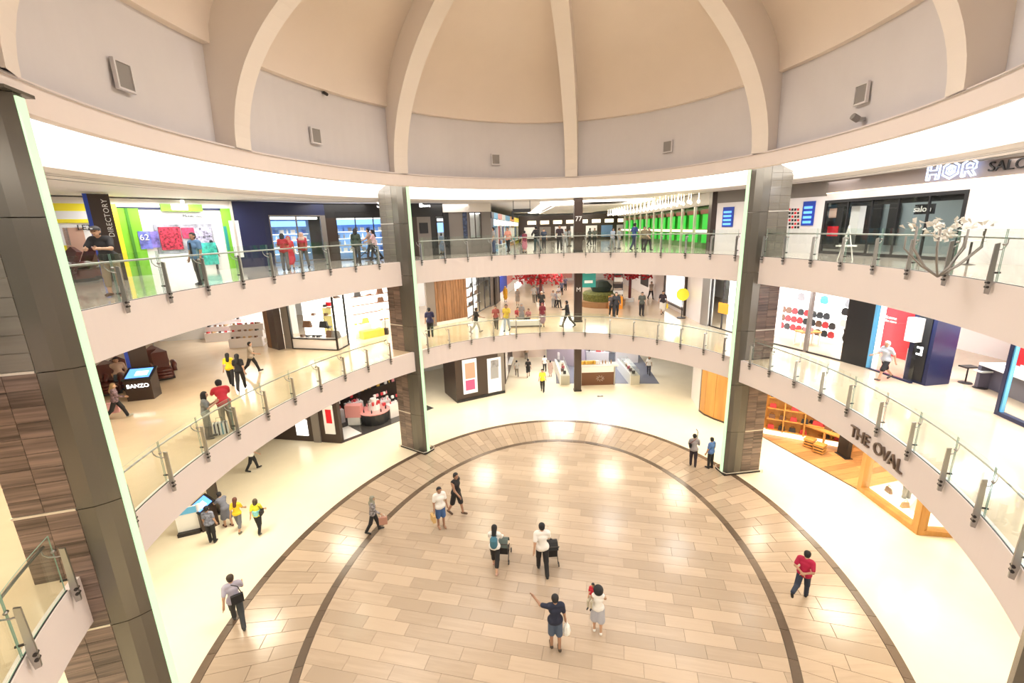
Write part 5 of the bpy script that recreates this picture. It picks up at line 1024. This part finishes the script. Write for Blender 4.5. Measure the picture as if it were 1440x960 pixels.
c_ = person(838, 888, 0, 826, -8, 'sit', 'small child in red shirt and black cap carried on the shoulder', RED, (.5, .45, .35), BLK, scale=.52, fem=True)[0]; c_.location = Matrix.Translation(p[0].location) @ Matrix.Rotation(R(-8), 4, 'Z') @ Vector((-.17 * p[2], .10, .98 * p[2])); c_.rotation_euler.z = R(150)
person(1126, 839, 0, 773, -48, 'back', 'person in crimson T-shirt walking with both hands clasped behind', (.42, .01, .06), (.02, .03, .06), BLK, hx=1129)
p = person(337, 877, 0, 803, 35, 'stride', 'person in lavender grey T-shirt with a black shoulder bag striding over the brown band', (.45, .43, .55), (.04, .045, .05), (.04, .04, .04), hc=(.05, .025, .02)); held(*p, 'pel', (.08, -.20, .12), 'shoulder_bag', MB().box(-.17, .17, -.05, .05, -.14, .14), cmat(BLK), 'black messenger bag on the back of the striding person', 'bag', (('strap', MB().tube([(.14, 0, .12), (.06, -.0, .42), (-.10, .08, .50)], .014, 5), cmat(BLK)),))
person(300, 762, 0, 709, 10, 'stand', 'person in patterned shirt and black trousers facing the ground floor kiosk', m_patt, BLK, fem=True)
person(322, 740, 0, 697, 60, 'kiosk', 'person in grey dress leaning over the kiosk screen', (.16, .17, .22), (.16, .17, .22), (.12, .04, .03), legs='skirt', fem=True, hair='short', hx=310)
person(338, 746, 0, 698, 10, 'walk', 'person with long brown hair, yellow top and grey cropped trousers', YEL, (.16, .17, .19), (.1, .09, .07), hair='long', hc=(.10, .03, .02), legs='crop', fem=True)
p = person(366, 748, 0, 700, 8, 'walk', 'person in yellow and pale blue top with black shoulder bag', (.80, .75, .05), BLK, (.1, .1, .08), hair='bob', hc=(.07, .05, .03), fem=True, sleeve='short'); held(*p, 'waist', (.22, -.02, -.04), 'shoulder_bag', MB().box(-.05, .05, -.12, .12, -.1, .1), cmat(BLK), 'small black bag beside the person in yellow and pale blue', 'bag', (('strap', MB().tube([(0, 0, .1), (-.08, -.05, .35)], .01, 4), cmat(BLK)),)); held(*p, 'waist', (0, 0, -.03), 'waist_cloth', MB().lathe([(.155, -.12), (.16, .1)], 12), cmat((.25, .62, .65)), 'pale blue lower panel of cloth on the person in yellow', 'cloth')
person(357, 661, 0, 618, -60, 'walk', 'person in white top and black trousers half hidden by the gallery edge', WHT, BLK, BLK)
p = person(974, 655, 0, 611, -15, 'rest', 'person in grey shirt with shoulder strap standing beside the column', (.34, .32, .34), (.03, .02, .03), BLK); held(*p, 'waist', (-.2, -.06, .05), 'shoulder_bag', MB().box(-.05, .06, -.12, .1, -.08, .1), cmat(BLK), 'black bag on the hip of the person in grey shirt', 'bag', (('strap', MB().tube([(0, 0, .1), (.15, -.08, .3), (.3, 0, .42)], .014, 4), cmat((.2, .03, .03))),)); held(*p, 'hdR', (.0, .12, .04), 'tool_holder', MB().box(-.12, .16, -.08, .1, -.06, .06).tube([(.08, 0, 0), (.1, 0, .45), (.02, 0, .6)], .025, 6), cmat((.25, .24, .25)), 'pale carrier with a tall black handle held by the person in grey', 'tool')
person(998, 658, 0, 615, 30, 'stand', 'person in blue shirt and black trousers standing next to the column', (.10, .20, .48), BLK, BLK)
person(763, 551, 0, 519, 170, 'walk', 'person in bright yellow top and black trousers coming from the ground corridor', (.80, .62, .05), BLK, BLK, fem=True)
person(727, 529, 0, 507, 5, 'walk', 'person in grey shirt walking into the ground corridor', (.42, .40, .38), TAU, BLK); person(743, 530, 0, 505, 0, 'walk2', 'person in black T-shirt and shorts walking into the ground corridor', BLK, BLK, BLK, legs='shorts'); person(766, 522, 0, 500, 0, 'walk', 'person in white shirt walking ahead of the yellow top', WHT, BLK, BLK); person(774, 529, 0, 507, -10, 'stand', 'person in pinkish long dress near the lilac panel', (.60, .45, .42), (.60, .45, .42), BLK, legs='dress', fem=True)
person(912, 527, 0, 501, 160, 'walk', 'person with curly hair and white top on the bare bright floor', WHT, (.05, .05, .08), BLK, fem=True, hair='bob'); person(740, 505, 0, 487, 0, 'stand', 'distant person in tan top at the back of the ground corridor', (.45, .30, .20), TAU, BLK)
# middle gallery
person(296, 616, Z2, 551, -60, 'phone', 'person in grey green T-shirt standing at the middle gallery railing', (.20, .22, .22), (.11, .10, .09), (.1, .09, .08), hair='bob', fem=True, hx=288)
person(322, 604, Z2, 541, 40, 'bend', 'person in red shirt bending over a striped shopping bag', (.50, .02, .04), (.22, .17, .13), (.1, .09, .08), hx=312)
x, y = G(312, 609, Z2); sb = empty('striped_shopping_bag', (x, y, Z2), .5); tag(sb, 'striped shopping bag standing on the floor between the couple', 'bag'); MB().box(-.2, .2, -.12, .12, 0, .38).build('bag_body', m_white, sb)
for k in range(4): MB().box(-.17 + .1 * k, -.13 + .1 * k, -.125, .125, 0, .38).build('stripe', (cmat(NVY), cmat(BLK), cmat((.1, .3, .4)), cmat(BLK))[k], sb)
MB().tube([(-.1, 0, .37), (-.08, 0, .55), (.08, 0, .55), (.1, 0, .37)], .01, 5).build('handle', m_dark, sb)
person(327, 542, Z2, 496, 20, 'walk', 'person with long hair and yellow top on the middle gallery', YEL, BLK, BLK, hair='long', fem=True); person(341, 548, Z2, 498, 20, 'walk2', 'person in all black with long hair on the middle gallery', BLK, BLK, BLK, hair='long', fem=True, sleeve='short', hx=335)
p = person(356, 524, Z2, 480, -70, 'stride', 'person in taupe shirt with crossbody bag walking past the shoe shop', (.36, .30, .24), BLK, BLK, sleeve='short', hx=348); held(*p, 'pel', (-.16, .05, .1), 'shoulder_bag', MB().box(-.05, .04, -.11, .11, -.1, .1), cmat((.2, .15, .1)), 'small taupe bag of the person walking past the shoe shop', 'bag', (('strap', MB().tube([(0, 0, .1), (.12, 0, .3), (.26, 0, .40)], .01, 4), cmat(BLK)),))
p = person(168, 589, Z2, 538, -60, 'stride', 'person in floral black and pink top walking by the dark kiosk', m_flor2, BLK, (.5, .5, .45), hair='long', hc=(.30, .20, .10), sleeve='long', fem=True, hx=156); held(*p, 'hdL', (-.05, -.1, .05), 'pink_bag', paperbag(.22, .36, .1), cmat((.75, .42, .44)), 'large pink bag carried by the person in floral top', 'bag', (('handle', handles(), cmat((.75, .42, .44))),))
person(141, 577, Z2, 530, -40, 'stand', 'person in black standing at the left behind the floral top', BLK, BLK, BLK, fem=True)
person(606, 474, Z2, 433, 10, 'stand', 'person in dark navy by the timber panel entrance', (.03, .03, .09), BLK, (.06, .03, .02)); person(670, 468, Z2, 432, -70, 'stride', 'person in black top and pale trousers walking by the corridor window', BLK, (.55, .52, .48), (.2, .2, .2)); person(698, 463, Z2, 430, 175, 'walk', 'person in cap and mixed red top near the middle gallery glass', (.35, .10, .09), (.10, .08, .07), BLK); person(713, 466, Z2, 428, 165, 'walk2', 'person in yellow top and pale blue trousers near the middle gallery glass', (.75, .58, .08), (.55, .62, .75), BLK)
person(729, 455, Z2, 432, 200, 'sit', 'person in red shirt sitting on the white bench', (.35, .04, .05), TAU, BLK); person(734, 457, Z2, 427, 190, 'stand', 'person in grey headscarf beside the white bench', (.25, .23, .24), (.25, .23, .24), BLK, hair='hijab', hc=(.25, .23, .24), legs='dress', fem=True); person(743, 456, Z2, 439, 150, 'sit', 'small child sitting at the end of the white bench', (.45, .2, .2), BLK, BLK, scale=.8)
bn = empty('white_bench', (*G(738, 459, Z2), Z2)); tag(bn, 'low white lit bench on the middle gallery', 'bench'); MB().box(-1.0, 1.1, -.2, .2, .1, .42).build('seat', m_shw, bn); MB().box(-.95, 1.05, -.15, .15, 0, .1).build('base', m_greyp, bn)
person(763, 459, Z2, 426, 175, 'stand', 'person in burgundy top and lilac skirt at the middle gallery glass', (.22, .03, .05), (.40, .27, .33), BLK, hair='hijab', hc=(.25, .05, .07), legs='dress', fem=True); person(798, 460, Z2, 422, 70, 'stride', 'person in black striding left of the slim column on the middle gallery', BLK, (.06, .055, .05), BLK, sleeve='long'); person(762, 441, Z2, 410, 175, 'stand', 'person in black with white cap behind the burgundy top', BLK, BLK, BLK, hc=(.8, .8, .8))
person(711, 424, Z2, 406, 180, 'stand', 'person in orange yellow headscarf and robe under the blue poster', (.80, .42, .03), (.80, .42, .03), BLK, hair='hijab', hc=(.80, .42, .03), legs='dress', fem=True, sleeve='long'); person(728, 429, Z2, 406, 180, 'stand', 'person in grey brown dress right of the orange robe', (.28, .23, .20), (.28, .23, .20), BLK, legs='skirt', hair='long', fem=True)
for k, (px, py, hy, c, b_, lab) in enumerate(((751, 426, 402, (.40, .38, .36), TAU, 'person in pale grey jacket in the middle corridor'), (756, 424, 401, (.15, .13, .14), BLK, 'person in dark jacket beside the pale grey jacket'), (762, 412, 394, (.05, .05, .07), GRY, 'distant person in dark clothes below the left red canopy'), (778, 432, 412, (.45, .42, .42), GRY, 'person in light grey by the lilac queue line'), (783, 433, 410, (.30, .28, .33), BLK, 'person in violet grey by the lilac queue line'), (786, 424, 405, (.35, .32, .36), BLK, 'second distant person in the queue line'), (790, 415, 399, (.10, .1, .16), BLK, 'third distant person in the queue line'), (795, 408, 394, (.12, .1, .16), BLK, 'fourth distant person in the queue line'), (786, 433, 417, (.6, .6, .58), BLK, 'person in white shirt close to the slim column'))):
    person(px, py, Z2, hy, 170 + 25 * (k % 3), ('walk', 'stand')[k % 2], lab, c, b_, BLK)
person(866, 447, Z2, 411, 170, 'walk2', 'person in black with a dark bag right of the seating island', BLK, BLK, (.7, .7, .7), sleeve='long'); person(860, 446, Z2, 413, 175, 'walk', 'second person in black beside the dark bag', (.06, .05, .05), BLK, (.6, .6, .6)); person(902, 444, Z2, 411, 178, 'stand', 'person in grey green shirt with hip bag facing the railing', (.07, .075, .06), BLK, BLK); person(915, 421, Z2, 396, 200, 'walk', 'person in beige jacket walking in the middle corridor', (.45, .38, .32), BLK, BLK, sleeve='long'); p = person(931, 442, Z2, 409, 172, 'walk2', 'person in black top and white skirt on the middle gallery', (.03, .02, .03), (.80, .76, .70), BLK, legs='dress'); held(*p, 'hdL', (0, 0, 0), 'yellow_bag', paperbag(.1, .3, .04), cmat(YEL), 'yellow bag held by the person in the white skirt', 'bag')
person(970, 428, Z2, 407, 100, 'stand', 'person in dark clothes next to the round yellow sign', (.08, .05, .05), TAU, BLK)
p = person(1241, 534, Z2, 478, 95, 'stride', 'person in white hat, pale blue shirt and dark shorts by the red shop', (.48, .53, .62), BLK, (.08, .06, .05), hc=(.8, .78, .72), legs='shorts', hx=1247)
# upper gallery
p = person(166, 416, Z3, 323, 195, 'rail', 'person in black T-shirt and cap leaning on the upper railing', BLK, (.25, .19, .13), (.10, .05, .03), hc=(.03, .03, .035), hx=148, legs='crop', h=.018)
c2 = held(*p, 'head', (0, .02, .06), 'cap', MB().lathe([(.115, -.02), (.112, .03), (.07, .075), (.01, .085)], 14), cmat((.03, .03, .035)), 'black cap with a pale badge worn at the upper railing', 'cap', (('visor', MB().box(-.07, .07, .09, .19, -.02, -.008), cmat(BLK)), ('badge', MB().box(-.025, .025, .108, .116, .0, .03), m_white)))
held(*p, 'chest', (-.28, .02, -.1), 'shoulder_bag', MB().box(-.08, .03, -.04, .12, -.34, -.14), cmat((.05, .04, .04)), 'dark bag hanging beside the person at the upper railing', 'bag')
p = person(284, 400, Z3, 328, 165, 'stand', 'person in blue uniform shirt and dark tie standing at the upper railing', (.10, .20, .36), (.07, .065, .065), BLK, sleeve='short', hx=269, skin=SKD)
held(*p, 'chest', (0, .155, -.05), 'necktie', MB().box(-.03, .03, -.01, .01, -.2, .16), cmat(BLK), 'black necktie on the blue uniform shirt', 'necktie')
person(304, 379, Z3, 338, 20, 'stand', 'person in dark teal jacket in front of the green shop', (.03, .10, .10), (.03, .04, .05), BLK, sleeve='long')
person(403, 381, Z3, 329, 20, 'phone', 'person in dark red top and dark trousers facing the navy shop, nearer the green shop', (.30, .02, .03), (.10, .10, .11), BLK, hair='bob', fem=True, hx=394); person(411, 378, Z3, 332, 200, 'stand', 'person in long bright red dress between the two dark red tops', (.55, .03, .06), (.55, .03, .06), BLK, legs='dress', fem=True, hair='hijab', hc=(.45, .1, .1)); person(430, 377, Z3, 327, 190, 'walk2', 'person in dark red top with crossed arms facing the camera', (.30, .02, .04), (.12, .12, .13), BLK, hair='hijab', hc=(.5, .35, .3), sleeve='long', fem=True)
person(504, 371, Z3, 322, 5, 'stand', 'person in dark green jacket looking into the black shop', (.03, .05, .035), BLK, BLK, sleeve='long', hair='bob', fem=True)
person(523, 365, Z3, 321, 110, 'push', 'person in pale shirt pushing a stroller by the black shop', (.45, .33, .28), (.1, .08, .1), BLK, hx=522); person(529, 366, Z3, 323, 100, 'push', 'person in pink top with long hair behind the stroller', (.75, .50, .55), BLK, BLK, hair='long', fem=True, hx=526)
person(636, 357, Z3, 321, 80, 'stand', 'person in beige long dress right of the left far column', (.50, .36, .22), (.50, .36, .22), BLK, legs='dress', fem=True, hair='short', hx=631); person(622, 357, Z3, 330, 60, 'stand', 'person in pale blue long dress beside the beige dress', (.45, .55, .75), (.45, .55, .75), BLK, legs='dress', fem=True)
person(695, 356, Z3, 320, 90, 'stand', 'person in grey shirt by the navy pier of the upper corridor', (.30, .28, .27), (.05, .07, .15), BLK); person(715, 355, Z3, 320, 150, 'walk', 'person in salmon top and black skirt at the upper corridor mouth', (.70, .32, .25), BLK, BLK, fem=True); person(738, 355, Z3, 330, 30, 'stand', 'person in burgundy with pink hem at the upper corridor mouth', (.20, .02, .05), (.45, .15, .2), BLK, legs='dress', fem=True)
person(755, 354, Z3, 318, 30, 'hip', 'person in black with one hand on the hip at the upper railing', BLK, (.03, .06, .07), BLK, sleeve='long', hx=750); person(787, 353, Z3, 317, 178, 'walk', 'person in black facing the railing left of the slim column', (.035, .02, .03), BLK, BLK, hx=782)
for k, (px, py, hy, c, b_, lab) in enumerate(((765, 350, 322, (.03, .04, .07), BLK, 'person in navy behind the hand on hip pose'), (795, 347, 322, (.40, .42, .45), GRY, 'distant person in pale grey left of the slim column'), (801, 346, 321, (.35, .36, .4), TAU, 'second distant person in grey left of the slim column'), (829, 345, 321, (.10, .12, .11), BLK, 'distant seated looking person right of the slim column'), (836, 345, 321, (.15, .16, .14), BLK, 'second distant person right of the slim column'), (861, 350, 322, (.40, .45, .6), GRY, 'distant person in pale blue in the upper corridor'), (870, 350, 321, (.3, .33, .36), GRY, 'distant person in blue grey in the upper corridor'), (891, 352, 314, (.03, .06, .20), NVY, 'person in bright navy outfit in front of the green screens'), (905, 352, 319, (.2, .16, .1), BLK, 'person in brown beside the navy outfit'), (911, 353, 320, (.16, .12, .08), BLK, 'second person in brown beside the navy outfit'))):
    person(px, py, Z3, hy, 170 + 40 * (k % 4), ('stand', 'walk')[k % 2], lab, c, b_, BLK)
# strollers
def stroller(px, py, zf, rz, col, lab, seatc=BLK):
    t = empty('stroller', (*G(px, py, zf), zf), R(rz)); tag(t, lab, 'stroller')
    fr = MB()
    for s in (-.22, .22): fr.tube([(s, -.45, 1.0), (s, .0, .45), (s, .42, .12)], .014, 6).tube([(s, -.25, .1), (s, .0, .45), (s, .15, .6)], .014, 6)
    fr.tube([(-.22, -.45, 1.0), (.22, -.45, 1.0)], .018, 6).build('frame', m_dark, t)
    MB().add([(-.2, -.1, .4), (.2, -.1, .4), (.2, .3, .42), (-.2, .3, .42), (-.2, -.25, .85), (.2, -.25, .85), (.2, -.3, .8), (.2, -.15, .34), (-.2, -.15, .34), (-.2, -.3, .8)], [(0, 1, 2, 3), (4, 5, 1, 0), (6, 9, 8, 7), (3, 2, 7, 8), (4, 9, 6, 5), (0, 3, 8), (1, 7, 2), (4, 0, 8, 9), (5, 6, 7, 1)]).build('seat', cmat(seatc), t)
    hd = MB(); n = 6
    for i in range(n):
        for q, s in ((0, -.22), (1, .22)):
            w0, w1 = R(20 + 22 * i), R(20 + 22 * (i + 1))
        a0, a1 = R(10 + 24 * i), R(10 + 24 * (i + 1)); c0 = (-.3 * math.cos(a0) * -1 - .1, .62 + .36 * math.sin(a0)); c1 = (.3 * math.cos(a1) - .1, .62 + .36 * math.sin(a1))
        hd.add([(-.22, .3 * math.cos(a0) - .08, .6 + .38 * math.sin(a0)), (.22, .3 * math.cos(a0) - .08, .6 + .38 * math.sin(a0)), (.22, .3 * math.cos(a1) - .08, .6 + .38 * math.sin(a1)), (-.22, .3 * math.cos(a1) - .08, .6 + .38 * math.sin(a1))], [(0, 1, 2, 3)])
    hd.build('hood', cmat(col), t)
    for sx in (-.24, .24):
        for sy in (-.25, .42):
            wv = MB().tube([(sx - .015, sy, .09), (sx + .015, sy, .09)], .09, 12); wv.build('wheel', m_black, t)
stroller(708, 786, 0, -8, (.10, .13, .12), 'grey green hooded stroller pushed by the person with the blue backpack'); stroller(775, 790, 0, 4, BLK, 'dark stroller pushed by the person in white shirt'); stroller(515, 366, Z3, 110, (.25, .22, .2), 'brown grey stroller on the upper gallery before the black shop')
c_ = person(775, 788, 0, 750, 4, 'sit', 'small child in pink sitting in the dark stroller', (.65, .25, .3), BLK, BLK, scale=.55, fem=True)[0]; c_.location.z = .25

# ================================================================ kiosks, reclining chairs, remaining furniture
def recliner(px, py, zf, rz, lab, col=(.10, .025, .02)):
    t = empty('reclining_chair', (*G(px, py, zf), zf), R(rz)); tag(t, lab, 'chair'); m = mat('oxblood_leather', col, .3, coat=.3)
    MB().box(-.36, .36, -.30, .38, .12, .46).build('seat', m, t)
    bb = MB(); pr = [(-.28, .34, .20), (-.62, 1.15, .26), (-.55, 1.28, .10)]
    bb.add([(-.27, -.22, .4), (.27, -.22, .4), (.29, -.62, 1.1), (-.29, -.62, 1.1), (-.27, -.42, .35), (.27, -.42, .35), (.29, -.82, 1.08), (-.29, -.82, 1.08), (0, -.66, 1.3), (0, -.80, 1.28)], [(0, 1, 2, 3), (4, 7, 6, 5), (0, 3, 7, 4), (1, 5, 6, 2), (3, 2, 8), (7, 9, 6), (3, 8, 9, 7), (2, 6, 9, 8), (0, 4, 5, 1)]); bb.build('backrest', m, t)
    for s in (-1, 1): MB().tube([(s * .40, -.45, .62), (s * .42, -.1, .68), (s * .42, .35, .62), (s * .42, .42, .35)], [.09, .11, .11, .09], 8).build('armrest', m, t, True)
    for k in range(3): MB().tube([(-.28, .40 + .10 * k, .42 - .12 * k), (.28, .40 + .10 * k, .42 - .12 * k)], .075, 8).build('leg_cushion', m, t, True)
    MB().box(-.38, .38, -.4, .4, 0, .12).build('base', m_black, t)
recliner(232, 531, Z2, -140, 'oxblood reclining chair right of the dark kiosk'); recliner(222, 526, Z2, -140, 'oxblood reclining chair just behind the dark kiosk'); recliner(172, 545, Z2, -140, 'oxblood reclining chair left of the dark kiosk'); recliner(156, 552, Z2, -140, 'oxblood reclining chair near the frame edge column on the middle gallery')
recliner(84, 398, Z3, 170, 'oxblood reclining chair at the left end of the upper gallery'); recliner(112, 396, Z3, 170, 'oxblood reclining chair next to the person leaning on the railing'); recliner(130, 392, Z3, 170, 'oxblood reclining chair behind the leaning person')
person(172, 546, Z2, 505, -140, 'recline', 'person with pale cloth reclining in the chair left of the dark kiosk', (.60, .45, .38), (.10, .15, .2), BLK, scale=1.0)
person(84, 398, Z3, 350, 170, 'sit', 'person in dark clothes sitting in the leftmost reclining chair of the upper gallery', (.15, .04, .04), BLK, BLK, scale=1.0)
def screen_kiosk(px, py, zf, rz, lab, sc=1., sign='BANZO'):
    t = empty('screen_kiosk', (*G(px, py, zf), zf), R(rz)); t.scale = (sc,) * 3; tag(t, lab, 'kiosk')
    MB().add([(-.45, -.3, 0), (.45, -.3, 0), (.45, .35, 0), (-.45, .35, 0), (-.45, -.3, .85), (.45, -.3, .85), (.45, .35, 1.15), (-.45, .35, 1.15)], [(3, 2, 1, 0), (4, 5, 6, 7), (0, 1, 5, 4), (1, 2, 6, 5), (2, 3, 7, 6), (3, 0, 4, 7)]).build('cabinet', m_brown, t)
    q = Matrix.Translation((0, .02, 1.02)) @ Matrix.Rotation(math.atan2(.3, .65), 4, 'X'); MB().box(-.5, .5, -.38, .38, -.03, .02, 0, q).build('screen_frame', m_black, t); MB().box(-.4, .4, -.28, .28, .02, .03, 0, q).build('screen', m_scr, t); MB().box(-.12, .3, -.15, .1, .03, .035, 0, q).build('screen_map', m_lit, t)
    if sign: text('lettering', sign, m_sign, Matrix(((1, 0, 0, 0), (0, 0, -1, -.31), (0, 1, 0, .6), (0, 0, 0, 1))), .22, .01, t)
screen_kiosk(204, 559, Z2, 15, 'dark directory kiosk with a lit blue screen and white lettering'); screen_kiosk(290, 738, 0, -35, 'dark directory kiosk with two people looking at its pale screen', 1.0, None)
st = empty('poster_stand', (*G(268, 749, 0), 0), R(22)); tag(st, 'free standing poster with blue head and white sheet beside the ground kiosk', 'sign'); MB().box(-.4, .4, -.03, .03, .15, 1.22).build('board', m_white, st); MB().box(-.38, .38, -.045, -.03, .92, 1.20).build('blue_header', m_sky, st); MB().box(-.4, .4, -.2, .2, 0, .15).build('base', m_dark, st); MB().box(.42, .5, -.05, .05, 0, 1.25).build('side_post', m_shw, st)
bp_ = empty('dark_panel', (*G(285, 725, 0), 0), R(-35)); tag(bp_, 'tall dark brown panel standing behind the ground kiosk', 'panel'); MB().box(-.55, .55, .5, .58, 0, 1.9).build('panel', m_brown, bp_); MB().box(-.6, .6, .4, .68, 0, .06).build('foot', m_dark, bp_)
def dcol(px, py, zf, zc, lab, word, px2):
    x, y = G(px, py, zf); t = empty('directory_pillar', (x, y, zf), math.atan2(y, x) - math.pi / 2); t['kind'] = 'structure'; t['label'] = lab
    MB().box(-.3, .3, -.18, .18, 0, zc - zf).build('shaft', m_brown, t); MB().box(-.42, -.3, -.2, .1, 0, zc - zf).build('blue_edge', m_blue, t)
    text('lettering', word, m_white, Matrix(((0, -1, 0, .14), (0, 0, -1, -.19), (1, 0, 0, (zc - zf) - .86), (0, 0, 0, 1))), .23, .02, t, 1.1)
dcol(166, 394, Z3, C3, 'brown pillar reading directory beside the yellow pilaster', 'DIRECTORY', 0); dcol(206, 549, Z2, C2, 'brown pillar behind the dark kiosk on the middle gallery', 'DIRECTORY', 0)
bc2 = empty('wire_basket_stand', (*G(222, 512, Z2), Z2)); tag(bc2, 'thin metal hoop stand behind the reclining chairs', 'stand'); MB().tube([(0, 0, 0), (0, 0, 1.7)], .02, 6).build('pole', m_steel, bc2); o = MB().tube([(.3 * math.cos(k * .4488), 0, 1.5 + .3 * math.sin(k * .4488)) for k in range(15)], .02, 5).build('hoop', m_steel, bc2)
# white branching decoration behind the right balustrade of the upper gallery
dc = empty('white_sculpture', (*G(1318, 392, Z3), Z3)); tag(dc, 'white branching flower sculpture with curved stems behind the upper right balustrade', 'sculpture')
b = MB(); bl = MB()
for k in range(9):
    a = k * .7; e = (.9 * math.cos(a), .35 * math.sin(a), 1.0 + .35 * random.random()); b.tube([(0, 0, .05), (e[0] * .5, e[1] * .5, .25 + .1 * random.random()), (e[0] * 1.0, e[1], .75), e], .022, 5)
for k in range(110):
    a = random.uniform(-.5, 3.7); r_ = random.uniform(.15, .95); c = Vector((r_ * math.cos(a), .35 * math.sin(a * 2) * r_, 1.05 + .25 * random.random() + .15 * math.cos(a * 2))); v = [c + Vector([random.uniform(-.09, .09) for _ in range(3)]) for _ in range(4)]; bl.add(v, [(0, 1, 2), (0, 2, 3), (0, 3, 1), (1, 3, 2)])
tag(b.build('stems', cmat((.30, .28, .26)), dc, True), kind='stuff'); tag(bl.build('petals', mat('white_petals', (.75, .72, .66), .6), dc), kind='stuff')
tb_ = empty('side_table', (*G(1360, 372, Z3), Z3)); tag(tb_, 'small round pedestal table with two stools to its sides before the salon', 'table'); MB().lathe([(.32, .7), (.32, .73)], 16).build('table_top', m_white, tb_); MB().lathe([(.2, 0), (.03, .04), (.03, .7)], 12).build('pedestal', m_dark, tb_)
wfl = empty('folding_stand', (*G(1187, 366, Z3), Z3)); tag(wfl, 'white folding A-shaped stand before the salon window', 'stand')
MB().tube([(-.2, -.15, 0), (0, 0, 1.25)], .02, 5).tube([(.2, -.15, 0), (0, 0, 1.25)], .02, 5).tube([(0, .35, 0), (0, 0, 1.25)], .02, 5).build('legs', m_white, wfl); MB().box(-.25, .25, -.2, .2, .5, .55).build('shelf', m_white, wfl)
sdr = empty('service_cover', (*G(844, 557, 0), 0)); tag(sdr, 'small dark floor plate on the bright ground floor', 'plate'); MB().box(-.22, .22, -.08, .08, 0, .02).build('plate', m_dark, sdr); MB().box(-.05, .05, -.03, .03, .02, .035).build('handle', m_steel, sdr)
